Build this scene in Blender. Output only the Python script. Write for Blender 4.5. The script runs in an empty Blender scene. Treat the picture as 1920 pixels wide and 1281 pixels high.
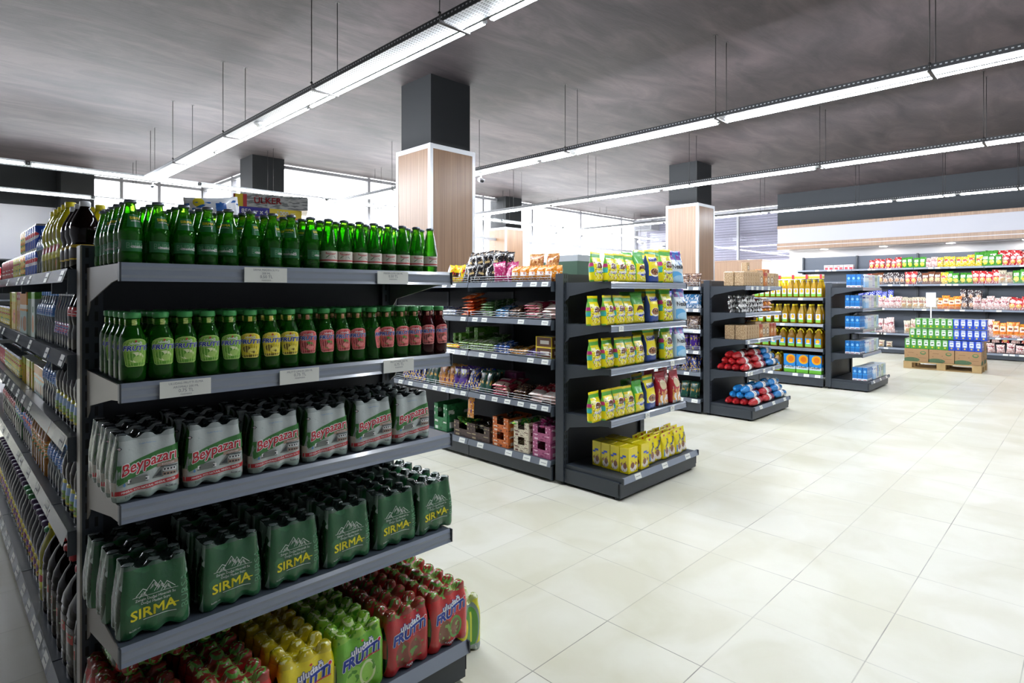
import bpy, math, random
from mathutils import Vector, Matrix, Euler, noise
R = math.radians
random.seed(7)
SC = bpy.context.scene
COL = SC.collection

# ---------------------------------------------------------------- camera, world, exposure
cam_d = bpy.data.cameras.new('camera'); cam = bpy.data.objects.new('camera', cam_d); COL.objects.link(cam)
cam.location = (0, 0, 1.5); cam.rotation_euler = (R(90), 0, R(-45))
cam_d.sensor_width = 36; cam_d.lens = 1096/1920*36; cam_d.shift_y = (548.7-640.5)/1920
cam_d.clip_start = .05; cam_d.clip_end = 300
SC.camera = cam
SC.view_settings.view_transform = 'Standard'; SC.view_settings.look = 'None'
SC.view_settings.exposure = .5; SC.view_settings.gamma = 1.0; SC.view_settings.use_curve_mapping = False
W = bpy.data.worlds.new('world'); SC.world = W; W.use_nodes = True
W.node_tree.nodes['Background'].inputs[0].default_value = (.96, .97, 1, 1)
W.node_tree.nodes['Background'].inputs[1].default_value = 9
LED_STRENGTH = 135.0
DOWNLIGHT_STRENGTH = 30.0
SC.cycles.max_bounces = 6; SC.cycles.transparent_max_bounces = 14; SC.cycles.caustics_reflective = False
SC.cycles.caustics_refractive = False; SC.cycles.use_light_tree = True
SC.cycles.sample_clamp_indirect = 6

# ---------------------------------------------------------------- colour and material helpers
def lin(h):
    if isinstance(h, (tuple, list)): return tuple(h[:3])
    h = h.lstrip('#'); o = []
    for i in (0, 2, 4):
        c = int(h[i:i+2], 16)/255
        o.append(c/12.92 if c <= .04045 else ((c+.055)/1.055)**2.4)
    return tuple(o)
MATS = {}
def new_mat(name):
    m = bpy.data.materials.new(name); m.use_nodes = True; nt = m.node_tree
    return m, nt, nt.nodes['Principled BSDF']
def mat(name, col='#808080', rough=.5, metal=0, emit=None, strength=0, coat=0, bump=None, var=None, alpha=1, trans=0, spec=None):
    if name in MATS: return MATS[name]
    m, nt, b = new_mat(name); c = lin(col)
    b.inputs['Base Color'].default_value = (*c, 1)
    b.inputs['Roughness'].default_value = rough; b.inputs['Metallic'].default_value = metal
    b.inputs['Coat Weight'].default_value = coat; b.inputs['Coat Roughness'].default_value = .08
    b.inputs['Alpha'].default_value = alpha; b.inputs['Transmission Weight'].default_value = trans
    if spec is not None: b.inputs['Specular IOR Level'].default_value = spec
    if emit: b.inputs['Emission Color'].default_value = (*lin(emit), 1); b.inputs['Emission Strength'].default_value = strength
    N, L = nt.nodes.new, nt.links.new
    if var or bump:
        tc = N('ShaderNodeTexCoord')
    if var:   # (scale, amount) mottled colour
        n = N('ShaderNodeTexNoise'); n.inputs['Scale'].default_value = var[0]; n.inputs['Detail'].default_value = 5
        L(tc.outputs['Object'], n.inputs['Vector'])
        mx = N('ShaderNodeMix'); mx.data_type = 'RGBA'
        mx.inputs[6].default_value = (*[x*(1-var[1]) for x in c], 1); mx.inputs[7].default_value = (*[min(1, x*(1+var[1])) for x in c], 1)
        L(n.outputs['Fac'], mx.inputs[0]); L(mx.outputs[2], b.inputs['Base Color'])
    if bump:  # (scale, distance, stretch vector)
        n2 = N('ShaderNodeTexNoise'); n2.inputs['Scale'].default_value = bump[0]; n2.inputs['Detail'].default_value = 3
        src = tc.outputs['Object']
        if len(bump) > 2:
            mp = N('ShaderNodeMapping'); mp.inputs['Scale'].default_value = bump[2]; L(src, mp.inputs[0]); src = mp.outputs[0]
        L(src, n2.inputs['Vector'])
        bp = N('ShaderNodeBump'); bp.inputs['Distance'].default_value = bump[1]; bp.inputs['Strength'].default_value = .8
        L(n2.outputs['Fac'], bp.inputs['Height']); L(bp.outputs[0], b.inputs['Normal'])
    MATS[name] = m; return m

def art(name, base, shapes=(), rough=.3, coat=0, bump=None, metal=0):
    """Printed surface: shapes drawn in the part's own UV square.
    ('band',v0,v1,c) ('rect',x0,y0,x1,y1,c) ('ell',cx,cy,rx,ry,c) ('blot',scale,thr,c,x0,y0,x1,y1) ('tri',cx,y0,halfw,h,c) ('grad',v0,v1,c)"""
    if name in MATS: return MATS[name]
    m, nt, b = new_mat(name); N, L = nt.nodes.new, nt.links.new
    b.inputs['Roughness'].default_value = rough; b.inputs['Coat Weight'].default_value = coat; b.inputs['Metallic'].default_value = metal
    b.inputs['Coat Roughness'].default_value = .06
    uv = N('ShaderNodeUVMap'); uv.uv_map = 'UVMap'; sp = N('ShaderNodeSeparateXYZ'); L(uv.outputs[0], sp.inputs[0])
    U, V = sp.outputs[0], sp.outputs[1]
    def M(op, a, c=None):
        n = N('ShaderNodeMath'); n.operation = op
        for i, x in enumerate((a, c)):
            if x is None: continue
            if isinstance(x, (int, float)): n.inputs[i].default_value = x
            else: L(x, n.inputs[i])
        return n.outputs[0]
    def rect(x0, y0, x1, y1):
        f = None
        for s, lo, hi in ((U, x0, x1), (V, y0, y1)):
            if lo <= 0 and hi >= 1: continue
            g = M('LESS_THAN', M('ABSOLUTE', M('SUBTRACT', s, (lo+hi)/2)), (hi-lo)/2)
            f = g if f is None else M('MULTIPLY', f, g)
        return f if f is not None else 1.0
    cur = None; col0 = (*lin(base), 1)
    for s in shapes:
        k = s[0]
        if k == 'band': f = rect(0, s[1], 1, s[2]); c = s[3]
        elif k == 'rect': f = rect(*s[1:5]); c = s[5]
        elif k == 'ell':
            dx = M('DIVIDE', M('SUBTRACT', U, s[1]), s[3]); dy = M('DIVIDE', M('SUBTRACT', V, s[2]), s[4])
            f = M('LESS_THAN', M('ADD', M('MULTIPLY', dx, dx), M('MULTIPLY', dy, dy)), 1.0); c = s[5]
        elif k == 'tri':
            dx = M('ABSOLUTE', M('SUBTRACT', U, s[1])); dy = M('SUBTRACT', V, s[2])
            w = M('MULTIPLY', M('SUBTRACT', 1.0, M('DIVIDE', dy, s[4])), s[3])
            f = M('MULTIPLY', M('LESS_THAN', dx, w), M('GREATER_THAN', dy, 0.0)); c = s[5]
        elif k == 'grad':
            f = M('MINIMUM', M('MAXIMUM', M('DIVIDE', M('SUBTRACT', V, s[1]), s[2]-s[1]), 0.0), 1.0); c = s[3]
        elif k == 'blot':
            n = N('ShaderNodeTexNoise'); n.inputs['Scale'].default_value = s[1]; n.inputs['Detail'].default_value = 1.5
            oi = N('ShaderNodeObjectInfo'); va = N('ShaderNodeVectorMath'); va.operation = 'ADD'
            L(uv.outputs[0], va.inputs[0]); cx = N('ShaderNodeCombineXYZ'); cx.inputs[0].default_value = (len(MATS)*7.31) % 50
            L(cx.outputs[0], va.inputs[1]); L(va.outputs[0], n.inputs['Vector'])
            f = M('GREATER_THAN', n.outputs['Fac'], s[2]); c = s[3]
            if len(s) > 4: f2 = rect(*s[4:8]); f = M('MULTIPLY', f, f2)
        mx = N('ShaderNodeMix'); mx.data_type = 'RGBA'
        if isinstance(f, float): mx.inputs[0].default_value = f
        else: L(f, mx.inputs[0])
        if cur is None: mx.inputs[6].default_value = col0
        else: L(cur, mx.inputs[6])
        mx.inputs[7].default_value = (*lin(c), 1); cur = mx.outputs[2]
    if cur is None: b.inputs['Base Color'].default_value = col0
    else: L(cur, b.inputs['Base Color'])
    if bump:
        tc = N('ShaderNodeTexCoord'); n2 = N('ShaderNodeTexNoise'); n2.inputs['Scale'].default_value = bump[0]; n2.inputs['Detail'].default_value = 3
        L(tc.outputs['Object'], n2.inputs['Vector']); bp = N('ShaderNodeBump'); bp.inputs['Distance'].default_value = bump[1]
        L(n2.outputs['Fac'], bp.inputs['Height']); L(bp.outputs[0], b.inputs['Normal'])
    MATS[name] = m; return m

def glass_mat(name, tint, body, thru=.5, rough=.04):
    """Tinted glass or clear plastic wall: what lies behind shows through in the tint, plus a sharp reflection."""
    if name in MATS: return MATS[name]
    m = bpy.data.materials.new(name); m.use_nodes = True; nt = m.node_tree; nt.nodes.clear(); N, L = nt.nodes.new, nt.links.new
    out = N('ShaderNodeOutputMaterial'); tr = N('ShaderNodeBsdfTransparent'); tr.inputs[0].default_value = (*lin(tint), 1)
    df = N('ShaderNodeBsdfDiffuse'); df.inputs[0].default_value = (*lin(body), 1)
    tl = N('ShaderNodeBsdfTranslucent'); tl.inputs[0].default_value = (*lin(body), 1)
    m0 = N('ShaderNodeMixShader'); m0.inputs[0].default_value = .5; L(df.outputs[0], m0.inputs[1]); L(tl.outputs[0], m0.inputs[2])
    m1 = N('ShaderNodeMixShader'); m1.inputs[0].default_value = thru; L(m0.outputs[0], m1.inputs[1]); L(tr.outputs[0], m1.inputs[2])
    gl = N('ShaderNodeBsdfGlossy'); gl.inputs['Roughness'].default_value = rough
    fr = N('ShaderNodeFresnel'); fr.inputs[0].default_value = 1.4
    m2 = N('ShaderNodeMixShader'); L(fr.outputs[0], m2.inputs[0]); L(m1.outputs[0], m2.inputs[1]); L(gl.outputs[0], m2.inputs[2])
    L(m2.outputs[0], out.inputs[0]); MATS[name] = m; return m

# ---------------------------------------------------------------- text
TXT = {}
def text_geo(s, bold=0.0, shear=0.0):
    key = (s, bold, shear)
    if key in TXT: return TXT[key]
    cu = bpy.data.curves.new('t', 'FONT'); cu.body = s; cu.size = 1; cu.align_x = 'CENTER'; cu.align_y = 'CENTER'
    cu.resolution_u = 2; cu.shear = shear
    o = bpy.data.objects.new('t', cu); COL.objects.link(o)
    dg = bpy.context.evaluated_depsgraph_get(); me = o.evaluated_get(dg).to_mesh()
    vs = [tuple(v.co) for v in me.vertices]; fs = [tuple(p.vertices) for p in me.polygons]
    o.evaluated_get(dg).to_mesh_clear()
    bpy.data.objects.remove(o); bpy.data.curves.remove(cu)
    if bold > 0:      # heavier lettering: the glyphs laid over themselves, slightly spread
        k_ = 8 if bold > .045 else 4; v0, f0, n_ = vs, fs, len(vs); vs, fs = [], []
        for j in range(k_):
            a = 2*math.pi*(j+.5)/k_; vs += [(x+bold*math.cos(a), y+bold*math.sin(a), z) for x, y, z in v0]; fs += [tuple(i+j*n_ for i in f) for f in f0]
    TXT[key] = (vs, fs); return TXT[key]

# ---------------------------------------------------------------- mesh builder
class MB:
    def __init__(s): s.v = []; s.f = []; s.m = []; s.uv = []; s.sm = []
    def face(s, idx, m=0, uv=None, smooth=False):
        s.f.append(tuple(idx)); s.m.append(m); s.uv.append(uv or [(0, 0)]*len(idx)); s.sm.append(smooth)
    def quad(s, a, b, c, d, m=0, uv=((0, 0), (1, 0), (1, 1), (0, 1))):
        i = len(s.v); s.v += [tuple(a), tuple(b), tuple(c), tuple(d)]; s.face((i, i+1, i+2, i+3), m, list(uv))
    def box(s, x0, y0, z0, x1, y1, z1, m=0, mf=None, rot=None, org=(0, 0, 0)):
        """mf: face materials (front -Y, right +X, back +Y, left -X, top, bottom)"""
        P = [(x0, y0, z0), (x1, y0, z0), (x1, y1, z0), (x0, y1, z0), (x0, y0, z1), (x1, y0, z1), (x1, y1, z1), (x0, y1, z1)]
        if rot is not None:
            M = rot if isinstance(rot, Matrix) else Matrix.Rotation(rot, 3, 'Z'); o = Vector(org)
            P = [tuple(M @ (Vector(p)-o)+o) for p in P]
        i = len(s.v); s.v += P; q = [(0, 0), (1, 0), (1, 1), (0, 1)]
        for k, F in enumerate(((0, 1, 5, 4), (1, 2, 6, 5), (2, 3, 7, 6), (3, 0, 4, 7), (4, 5, 6, 7), (3, 2, 1, 0))):
            s.face([i+j for j in F], mf[k] if mf else m, q)
    def rbox(s, x0, y0, z0, x1, y1, z1, r=.004, m=0, mf=None):
        """box with chamfered vertical and horizontal edges"""
        xs = (x0, x0+r, x1-r, x1); ys = (y0, y0+r, y1-r, y1); zs = (z0, z0+r, z1-r, z1)
        def ring(inset, z, base):
            a, b, c, d = x0+inset, x1-inset, y0+inset, y1-inset
            pts = [(a+r, c), (b-r, c), (b, c+r), (b, d-r), (b-r, d), (a+r, d), (a, d-r), (a, c+r)]
            for p in pts: s.v.append((p[0], p[1], z))
        i = len(s.v); W_, D_ = x1-x0, y1-y0
        for ins, z in ((r, z0), (0, z0+r), (0, z1-r), (r, z1)): ring(ins if ins == 0 else r*.7, z, 0)
        mm = mf or [m]*6; side = [mm[0], mm[0], mm[1], mm[1], mm[2], mm[2], mm[3], mm[3]]
        for k in range(3):
            for j in range(8):
                j2 = (j+1) % 8; a, b = i+k*8+j, i+k*8+j2
                def uvp(n):
                    p = s.v[n]
                    if j in (0, 4): u = (p[0]-x0)/W_
                    elif j in (2, 6): u = (p[1]-y0)/D_
                    else: u = .01
                    return (u, (p[2]-z0)/(z1-z0))
                fm = side[j]
                idx = (a, b, b+8, a+8); s.face(idx, fm, [uvp(n) for n in idx])
        s.face([i+24+j for j in range(8)], mm[4], [((s.v[i+24+j][0]-x0)/W_, (s.v[i+24+j][1]-y0)/D_) for j in range(8)])
        s.face([i+7-j for j in range(8)], mm[5])
    def tube(s, p0, p1, r, seg=8, m=0, cap=True, r1=None):
        p0, p1 = Vector(p0), Vector(p1); d = (p1-p0); r1 = r if r1 is None else r1
        if d.length < 1e-6: return
        q = d.to_track_quat('Z', 'Y'); i = len(s.v)
        for p, rr in ((p0, r), (p1, r1)):
            for k in range(seg):
                a = 2*math.pi*k/seg; s.v.append(tuple(p+q @ Vector((rr*math.cos(a), rr*math.sin(a), 0))))
        for k in range(seg):
            k2 = (k+1) % seg; s.face((i+k, i+k2, i+seg+k2, i+seg+k), m, None, True)
        if cap:
            s.face([i+seg-1-k for k in range(seg)], m); s.face([i+seg+k for k in range(seg)], m)
    def path(s, pts, r, seg=6, m=0):
        for a, b in zip(pts, pts[1:]): s.tube(a, b, r, seg, m)
    def lathe(s, prof, seg=20, m=0, ms=None, cx=0, cy=0, a0=None, a1=None, sx=1, sy=1, sq=0, flute=None):
        """prof [(r,z)...]; ms one material per span; a0,a1 partial arc about the front (-Y); sq squares the section"""
        i = len(s.v); full = a0 is None; n = seg if full else seg+1
        zz = [p[1] for p in prof]; z0, z1 = min(zz), max(zz)
        for r, z in prof:
            for k in range(n):
                a = (2*math.pi*k/seg) if full else (a0+(a1-a0)*k/seg)
                ca, sa = math.sin(a), -math.cos(a)      # a=0 is the front (-Y), growing towards +X
                rr = r
                if sq:
                    e = 2+sq; rr = r/((abs(ca)**e+abs(sa)**e)**(1/e))
                if flute and flute[2] < z < flute[3]: rr = rr*(1+flute[1]*math.cos(flute[0]*a))
                s.v.append((cx+rr*ca*sx, cy+rr*sa*sy, z))
        for j in range(len(prof)-1):
            mm = ms[j] if ms else m
            for k in range(seg):
                k2 = (k+1) % n if full else k+1
                u0 = k/seg; u1 = (k+1)/seg
                if full: u0 = (u0+.5) % 1; u1 = u0+1/seg
                v0 = (prof[j][1]-z0)/(z1-z0+1e-9); v1 = (prof[j+1][1]-z0)/(z1-z0+1e-9)
                s.face((i+j*n+k, i+j*n+k2, i+(j+1)*n+k2, i+(j+1)*n+k), mm, [(u0, v0), (u1, v0), (u1, v1), (u0, v1)], True)
        if full:
            if prof[0][0] > 1e-4: s.face([i+n-1-k for k in range(n)], ms[0] if ms else m)
            if prof[-1][0] > 1e-4: s.face([i+(len(prof)-1)*n+k for k in range(n)], ms[-1] if ms else m)
    def text(s, st, fn, size, m=0, bold=0, shear=0, wide=1, arc=0, rot=0):
        """fn(x, z) -> point on the surface"""
        vs, fs = text_geo(st, bold, shear); i = len(s.v); cr, sr = math.cos(rot), math.sin(rot)
        for x, y, _ in vs:
            x, y = x*size*wide, y*size; x, y = x*cr-y*sr, x*sr+y*cr
            y += arc*x*x
            s.v.append(tuple(fn(x, y)))
        for f in fs: s.face([i+k for k in f], m)
    def poly(s, pts, fn, m=0):
        i = len(s.v); s.v += [tuple(fn(x, y)) for x, y in pts]; s.face([i+k for k in range(len(pts))], m)
    def strip(s, x0, x1, zf0, zf1, fn, m=0, n=10):
        """ribbon on a curved surface between two curves zf0(x), zf1(x)"""
        i = len(s.v)
        for k in range(n+1):
            x = x0+(x1-x0)*k/n; s.v.append(tuple(fn(x, zf0(x)))); s.v.append(tuple(fn(x, zf1(x))))
        for k in range(n): a = i+2*k; s.face((a, a+2, a+3, a+1), m)
    def mesh(s, name, mats, smooth=False):
        me = bpy.data.meshes.new(name); me.from_pydata(s.v, [], s.f)
        for mm in mats: me.materials.append(mm)
        me.polygons.foreach_set('material_index', s.m)
        me.polygons.foreach_set('use_smooth', [smooth or x for x in s.sm])
        ul = me.uv_layers.new(name='UVMap'); flat = []
        for u in s.uv:
            for p in u: flat += [p[0], p[1]]
        ul.data.foreach_set('uv', flat); me.update(); return me
    def obj(s, name, mats, parent=None, loc=None, smooth=False):
        o = bpy.data.objects.new(name, s.mesh(name, mats, smooth)); COL.objects.link(o)
        if parent is not None: o.parent = parent
        if loc: o.location = loc
        return o

def tag(o, label=None, cat=None, group=None, kind=None):
    if label: o['label'] = label
    if cat: o['category'] = cat
    if group: o['group'] = group
    if kind: o['kind'] = kind
    return o
def empty(name, loc=(0, 0, 0), rz=0):
    o = bpy.data.objects.new(name, None); COL.objects.link(o); o.location = loc; o.rotation_euler = (0, 0, rz); o.empty_display_size = .1
    return o
ORD = ['zeroth', 'first', 'second', 'third', 'fourth', 'fifth', 'sixth', 'seventh', 'eighth', 'ninth', 'tenth', 'eleventh', 'twelfth', 'thirteenth',
       'fourteenth', 'fifteenth', 'sixteenth', 'seventeenth', 'eighteenth', 'nineteenth', 'twentieth', 'twenty-first', 'twenty-second', 'twenty-third',
       'twenty-fourth', 'twenty-fifth', 'twenty-sixth', 'twenty-seventh', 'twenty-eighth', 'twenty-ninth', 'thirtieth', 'thirty-first', 'thirty-second', 'thirty-third']
SEEN = {}
SHORTER = ((' in the front row', ', front row'), (' in the second row', ', second row'), (' from the left', ' from left'), (' from the near end', ' from near end'), (' in the third row', ', third row'), (' in the fourth row', ', fourth row'), (' in the fifth row', ', fifth row'), (' in the rearmost row', ', rearmost row'), (' in the middle row', ', middle row'), (' in the rear row', ', rear row'), (' the third row', ' third row'), (' in the ', ', '), (' of six bottles', ''), ('dark squash', 'squash'), ('wrapped ', ''), (' standing', ''), (', on ', ' on '), (' along from near end', ' along'), (' juice ', ' '), (' drink ', ' '), (' nearest rack', ' near rack'))
def place(kind, x, y, z, rz, label, cat, group, rx=0, ry=0, sc=1, parts=True):
    """kind = (name, mesh, [(part name, mesh), ...])"""
    name, me, kids = kind
    for a_, c_ in SHORTER:
        if len(label.split()) <= 16: break
        label = label.replace(a_, c_)
    o = bpy.data.objects.new(name, me); COL.objects.link(o)
    o.location = (x, y, z); o.rotation_euler = (rx, ry, rz)
    o.scale = sc if isinstance(sc, tuple) else (sc, sc, sc)
    if label in SEEN: SEEN[label] += 1
    else: SEEN[label] = 1
    tag(o, label, cat, group)
    if parts:
        for pn, pm in kids:
            c = bpy.data.objects.new(pn, pm); COL.objects.link(c); c.parent = o
    return o
# ---------------------------------------------------------------- common materials
STEEL = mat('anthracite_steel', '#343a42', .42, var=(3, .08))
STEEL_D = mat('dark_panel_steel', '#24282e', .5, var=(2, .1))
SHELF_TOP = mat('shelf_enamel', '#4a525c', .3, var=(6, .08))
RAIL = mat('price_rail_plastic', '#868e9c', .22, coat=.5)
RAIL_L = mat('price_rail_clear', '#9aa1ac', .18, coat=.6)
TAGM = mat('price_tag_paper', '#e6e8e2', .5)
CHEEK_SHEEN = mat('shelf_end_painted_sheen', '#8d8880', .4)  # dark bracket steel with the floor's reflected light painted in as pale beige
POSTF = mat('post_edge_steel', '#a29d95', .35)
INK = mat('black_ink', '#16181c', .5)
WHITE = mat('white_print', '#f0f1f1', .4)
CHROME = mat('white_wire', '#c9ccd0', .3, metal=.3)
RUB = mat('black_rubber', '#101113', .6)
CARD = mat('cardboard', '#b08a5e', .7, var=(8, .12))
WOODL = mat('pallet_wood', '#b79a6b', .7, var=(9, .25), bump=(30, .002, (1, 6, 6)))

def post_mat():
    """steel face with two columns of slots every 50 mm"""
    m, nt, b = new_mat('slotted_post'); N, L = nt.nodes.new, nt.links.new
    b.inputs['Roughness'].default_value = .4
    tc = N('ShaderNodeTexCoord'); sp = N('ShaderNodeSeparateXYZ'); L(tc.outputs['Object'], sp.inputs[0])
    def M(op, a, c=None):
        n = N('ShaderNodeMath'); n.operation = op
        for i, x in enumerate((a, c)):
            if x is None: continue
            if isinstance(x, (int, float)): n.inputs[i].default_value = x
            else: L(x, n.inputs[i])
        return n.outputs[0]
    fz = M('LESS_THAN', M('ABSOLUTE', M('SUBTRACT', M('FRACT', M('MULTIPLY', sp.outputs[2], 20)), .5)), .3)
    ax = M('LESS_THAN', M('ABSOLUTE', M('SUBTRACT', M('ABSOLUTE', sp.outputs[0]), .012)), .0045)
    mx = N('ShaderNodeMix'); mx.data_type = 'RGBA'; mx.inputs[6].default_value = (*lin('#39404a'), 1); mx.inputs[7].default_value = (.002, .002, .003, 1)
    L(M('MULTIPLY', fz, ax), mx.inputs[0]); L(mx.outputs[2], b.inputs['Base Color']); MATS['slotted'] = m; return m
SLOT = post_mat()

# ---------------------------------------------------------------- room shell
def structure(o): o['kind'] = 'structure'; return o
CEIL_Z = 4.27
def floor_mat():
    m, nt, b = new_mat('cream_floor_tiles'); N, L = nt.nodes.new, nt.links.new
    tc = N('ShaderNodeTexCoord'); mp = N('ShaderNodeMapping'); mp.inputs['Location'].default_value = (-2.195, -.665, 0)
    L(tc.outputs['Object'], mp.inputs[0])
    br = N('ShaderNodeTexBrick'); br.offset = 0; br.inputs['Scale'].default_value = 1; br.inputs['Brick Width'].default_value = .5; br.inputs['Row Height'].default_value = .457
    br.inputs['Mortar Size'].default_value = .0022; br.inputs['Mortar Smooth'].default_value = .2
    br.inputs['Color1'].default_value = (*lin('#d9d7c8'), 1); br.inputs['Color2'].default_value = (*lin('#dfddd1'), 1); br.inputs['Mortar'].default_value = (*lin('#c9c7ba'), 1)
    L(mp.outputs[0], br.inputs['Vector'])
    n = N('ShaderNodeTexNoise'); n.inputs['Scale'].default_value = 2.2; n.inputs['Detail'].default_value = 7; n.inputs['Distortion'].default_value = .6; L(tc.outputs['Object'], n.inputs['Vector'])
    rp = N('ShaderNodeValToRGB'); rp.color_ramp.elements[0].position = .38; rp.color_ramp.elements[0].color = (*lin('#e8e5d4'), 1)
    rp.color_ramp.elements[1].position = .62; rp.color_ramp.elements[1].color = (1, 1, .98, 1); L(n.outputs['Fac'], rp.inputs[0])
    mx = N('ShaderNodeMix'); mx.data_type = 'RGBA'; mx.blend_type = 'MULTIPLY'; mx.inputs[0].default_value = .55
    L(br.outputs[0], mx.inputs[6]); L(rp.outputs[0], mx.inputs[7])
    n2 = N('ShaderNodeTexNoise'); n2.inputs['Scale'].default_value = 1.1; n2.inputs['Detail'].default_value = 3; L(tc.outputs['Object'], n2.inputs['Vector'])
    r2 = N('ShaderNodeValToRGB'); r2.color_ramp.elements[0].position = .5; r2.color_ramp.elements[0].color = (0, 0, 0, 1)
    r2.color_ramp.elements[1].position = .62; r2.color_ramp.elements[1].color = (1, 1, 1, 1); L(n2.outputs['Fac'], r2.inputs[0])
    mo = N('ShaderNodeMath'); mo.operation = 'MULTIPLY'; L(br.outputs['Fac'], mo.inputs[0]); L(r2.outputs[0], mo.inputs[1])
    m3 = N('ShaderNodeMix'); m3.data_type = 'RGBA'; m3.inputs[7].default_value = (*lin('#8a877c'), 1)
    L(mo.outputs[0], m3.inputs[0]); L(mx.outputs[2], m3.inputs[6]); L(m3.outputs[2], b.inputs['Base Color'])
    b.inputs['Roughness'].default_value = .32; b.inputs['Specular IOR Level'].default_value = .35
    bp = N('ShaderNodeBump'); bp.inputs['Distance'].default_value = .001; bp.invert = True; L(br.outputs['Fac'], bp.inputs['Height']); L(bp.outputs[0], b.inputs['Normal'])
    return m
def ceil_mat():
    m, nt, b = new_mat('brushed_dark_plaster'); N, L = nt.nodes.new, nt.links.new
    tc = N('ShaderNodeTexCoord'); mp = N('ShaderNodeMapping'); mp.inputs['Rotation'].default_value = (0, 0, R(38)); mp.inputs['Scale'].default_value = (.5, 1.5, 1)
    L(tc.outputs['Object'], mp.inputs[0])
    n = N('ShaderNodeTexNoise'); n.inputs['Scale'].default_value = 1.6; n.inputs['Detail'].default_value = 9; n.inputs['Roughness'].default_value = .62; n.inputs['Distortion'].default_value = .9
    L(mp.outputs[0], n.inputs['Vector'])
    n2 = N('ShaderNodeTexNoise'); n2.inputs['Scale'].default_value = .5; n2.inputs['Detail'].default_value = 4; L(tc.outputs['Object'], n2.inputs['Vector'])
    ad = N('ShaderNodeMath'); ad.operation = 'MULTIPLY_ADD'; ad.inputs[1].default_value = .5; L(n2.outputs['Fac'], ad.inputs[0]); L(n.outputs['Fac'], ad.inputs[2])
    rp = N('ShaderNodeValToRGB'); e = rp.color_ramp.elements; e[0].position = .52; e[0].color = (*lin('#302b2f'), 1); e[1].position = .98; e[1].color = (*lin('#564b4e'), 1)
    e2 = e.new(.75); e2.color = (*lin('#413a3d'), 1)
    L(ad.outputs[0], rp.inputs[0]); L(rp.outputs[0], b.inputs['Base Color']); b.inputs['Roughness'].default_value = .66; b.inputs['Specular IOR Level'].default_value = .4
    mp2 = N('ShaderNodeMapping'); mp2.inputs['Rotation'].default_value = (0, 0, R(38)); mp2.inputs['Scale'].default_value = (1, 5, 1); L(tc.outputs['Object'], mp2.inputs[0])
    n3 = N('ShaderNodeTexNoise'); n3.inputs['Scale'].default_value = 9; n3.inputs['Detail'].default_value = 6; L(mp2.outputs[0], n3.inputs['Vector'])
    bp = N('ShaderNodeBump'); bp.inputs['Distance'].default_value = .006; bp.inputs['Strength'].default_value = .5; L(n3.outputs['Fac'], bp.inputs['Height']); L(bp.outputs[0], b.inputs['Normal'])
    return m
def laminate_mat():
    m, nt, b = new_mat('oak_laminate'); N, L = nt.nodes.new, nt.links.new
    tc = N('ShaderNodeTexCoord'); mp = N('ShaderNodeMapping'); mp.inputs['Scale'].default_value = (60, 60, .8); L(tc.outputs['Object'], mp.inputs[0])
    n = N('ShaderNodeTexNoise'); n.inputs['Scale'].default_value = 1; n.inputs['Detail'].default_value = 4; L(mp.outputs[0], n.inputs['Vector'])
    rp = N('ShaderNodeValToRGB'); e = rp.color_ramp.elements; e[0].position = .3; e[0].color = (*lin('#74573f'), 1); e[1].position = .7; e[1].color = (*lin('#8e7056'), 1)
    L(n.outputs['Fac'], rp.inputs[0]); L(rp.outputs[0], b.inputs['Base Color']); b.inputs['Roughness'].default_value = .38; MATS['lam'] = m; return m
SHAFTP = mat('black_column_paint', '#15181b', .7)
BLACKP = mat('black_wall_paint', '#22262b', .75, var=(1.5, .08))
WHITEP = mat('white_wall_paint', '#c2c2c8', .8)
LAM = laminate_mat(); ALU = mat('aluminium_trim', '#d5d7da', .35, metal=.2); ALUG = mat('grey_window_frame', '#9a9ba0', .4, metal=.2)
b = MB(); b.box(-9, -7, -.1, 19.2, 17, 0); structure(b.obj('floor', [floor_mat()]))
b = MB(); b.box(-9, -7, CEIL_Z, 5.15, 16.7, CEIL_Z+.2); b.box(5.15, -7, CEIL_Z, 19.1, 12.45, CEIL_Z+.2); structure(b.obj('ceiling', [ceil_mat()]))
b = MB(); b.box(-9, 16.6, 3.41, 2.6, 16.75, CEIL_Z, 0); b.box(-9, 16.6, 0, 2.6, 16.75, 3.41, 1); structure(b.obj('wall_far', [BLACKP, WHITEP]))
b = MB(); b.box(-9.15, -7, 0, -9, 16.75, CEIL_Z); structure(b.obj('wall_left', [WHITEP]))
b = MB(); b.box(-9.15, -7.15, 0, 19.2, -7, CEIL_Z); structure(b.obj('wall_back', [WHITEP]))
# right side: black bulkhead over a white fascia with oak strips and a lit soffit, white wall behind the shelving
b = MB(); b.box(17.0, -7, 3.37, 17.25, 6.38, CEIL_Z, 0); b.box(17.0, -7, 2.88, 17.25, 6.38, 3.29, 1); b.box(17.25, -7, 2.71, 19.05, 6.38, 2.9, 2)
b.box(17.9, -7, 0, 18.0, 6.38, 2.71, 2); b.box(17.25, 6.2, 2.9, 19.05, 6.38, CEIL_Z, 1)
structure(b.obj('wall_right', [BLACKP, mat('fascia_white', '#a6a6ad', .7), mat('bright_white_paint', '#efeef0', .8)]))
b = MB(); b.box(16.985, -7, 3.29, 17.25, 6.39, 3.37, 0); structure(b.obj('trim_1', [LAM]))
b = MB(); b.box(16.985, -7, 2.80, 17.25, 6.39, 2.88, 0); b.box(16.985, -7, 2.785, 17.4, 6.39, 2.80, 1); b.box(16.985, -7, 2.70, 17.25, 6.39, 2.785, 0); b.box(17.25, -7, 2.70, 17.4, 6.39, 2.709, 0); structure(b.obj('trim_2', [LAM, WHITEP]))
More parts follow.
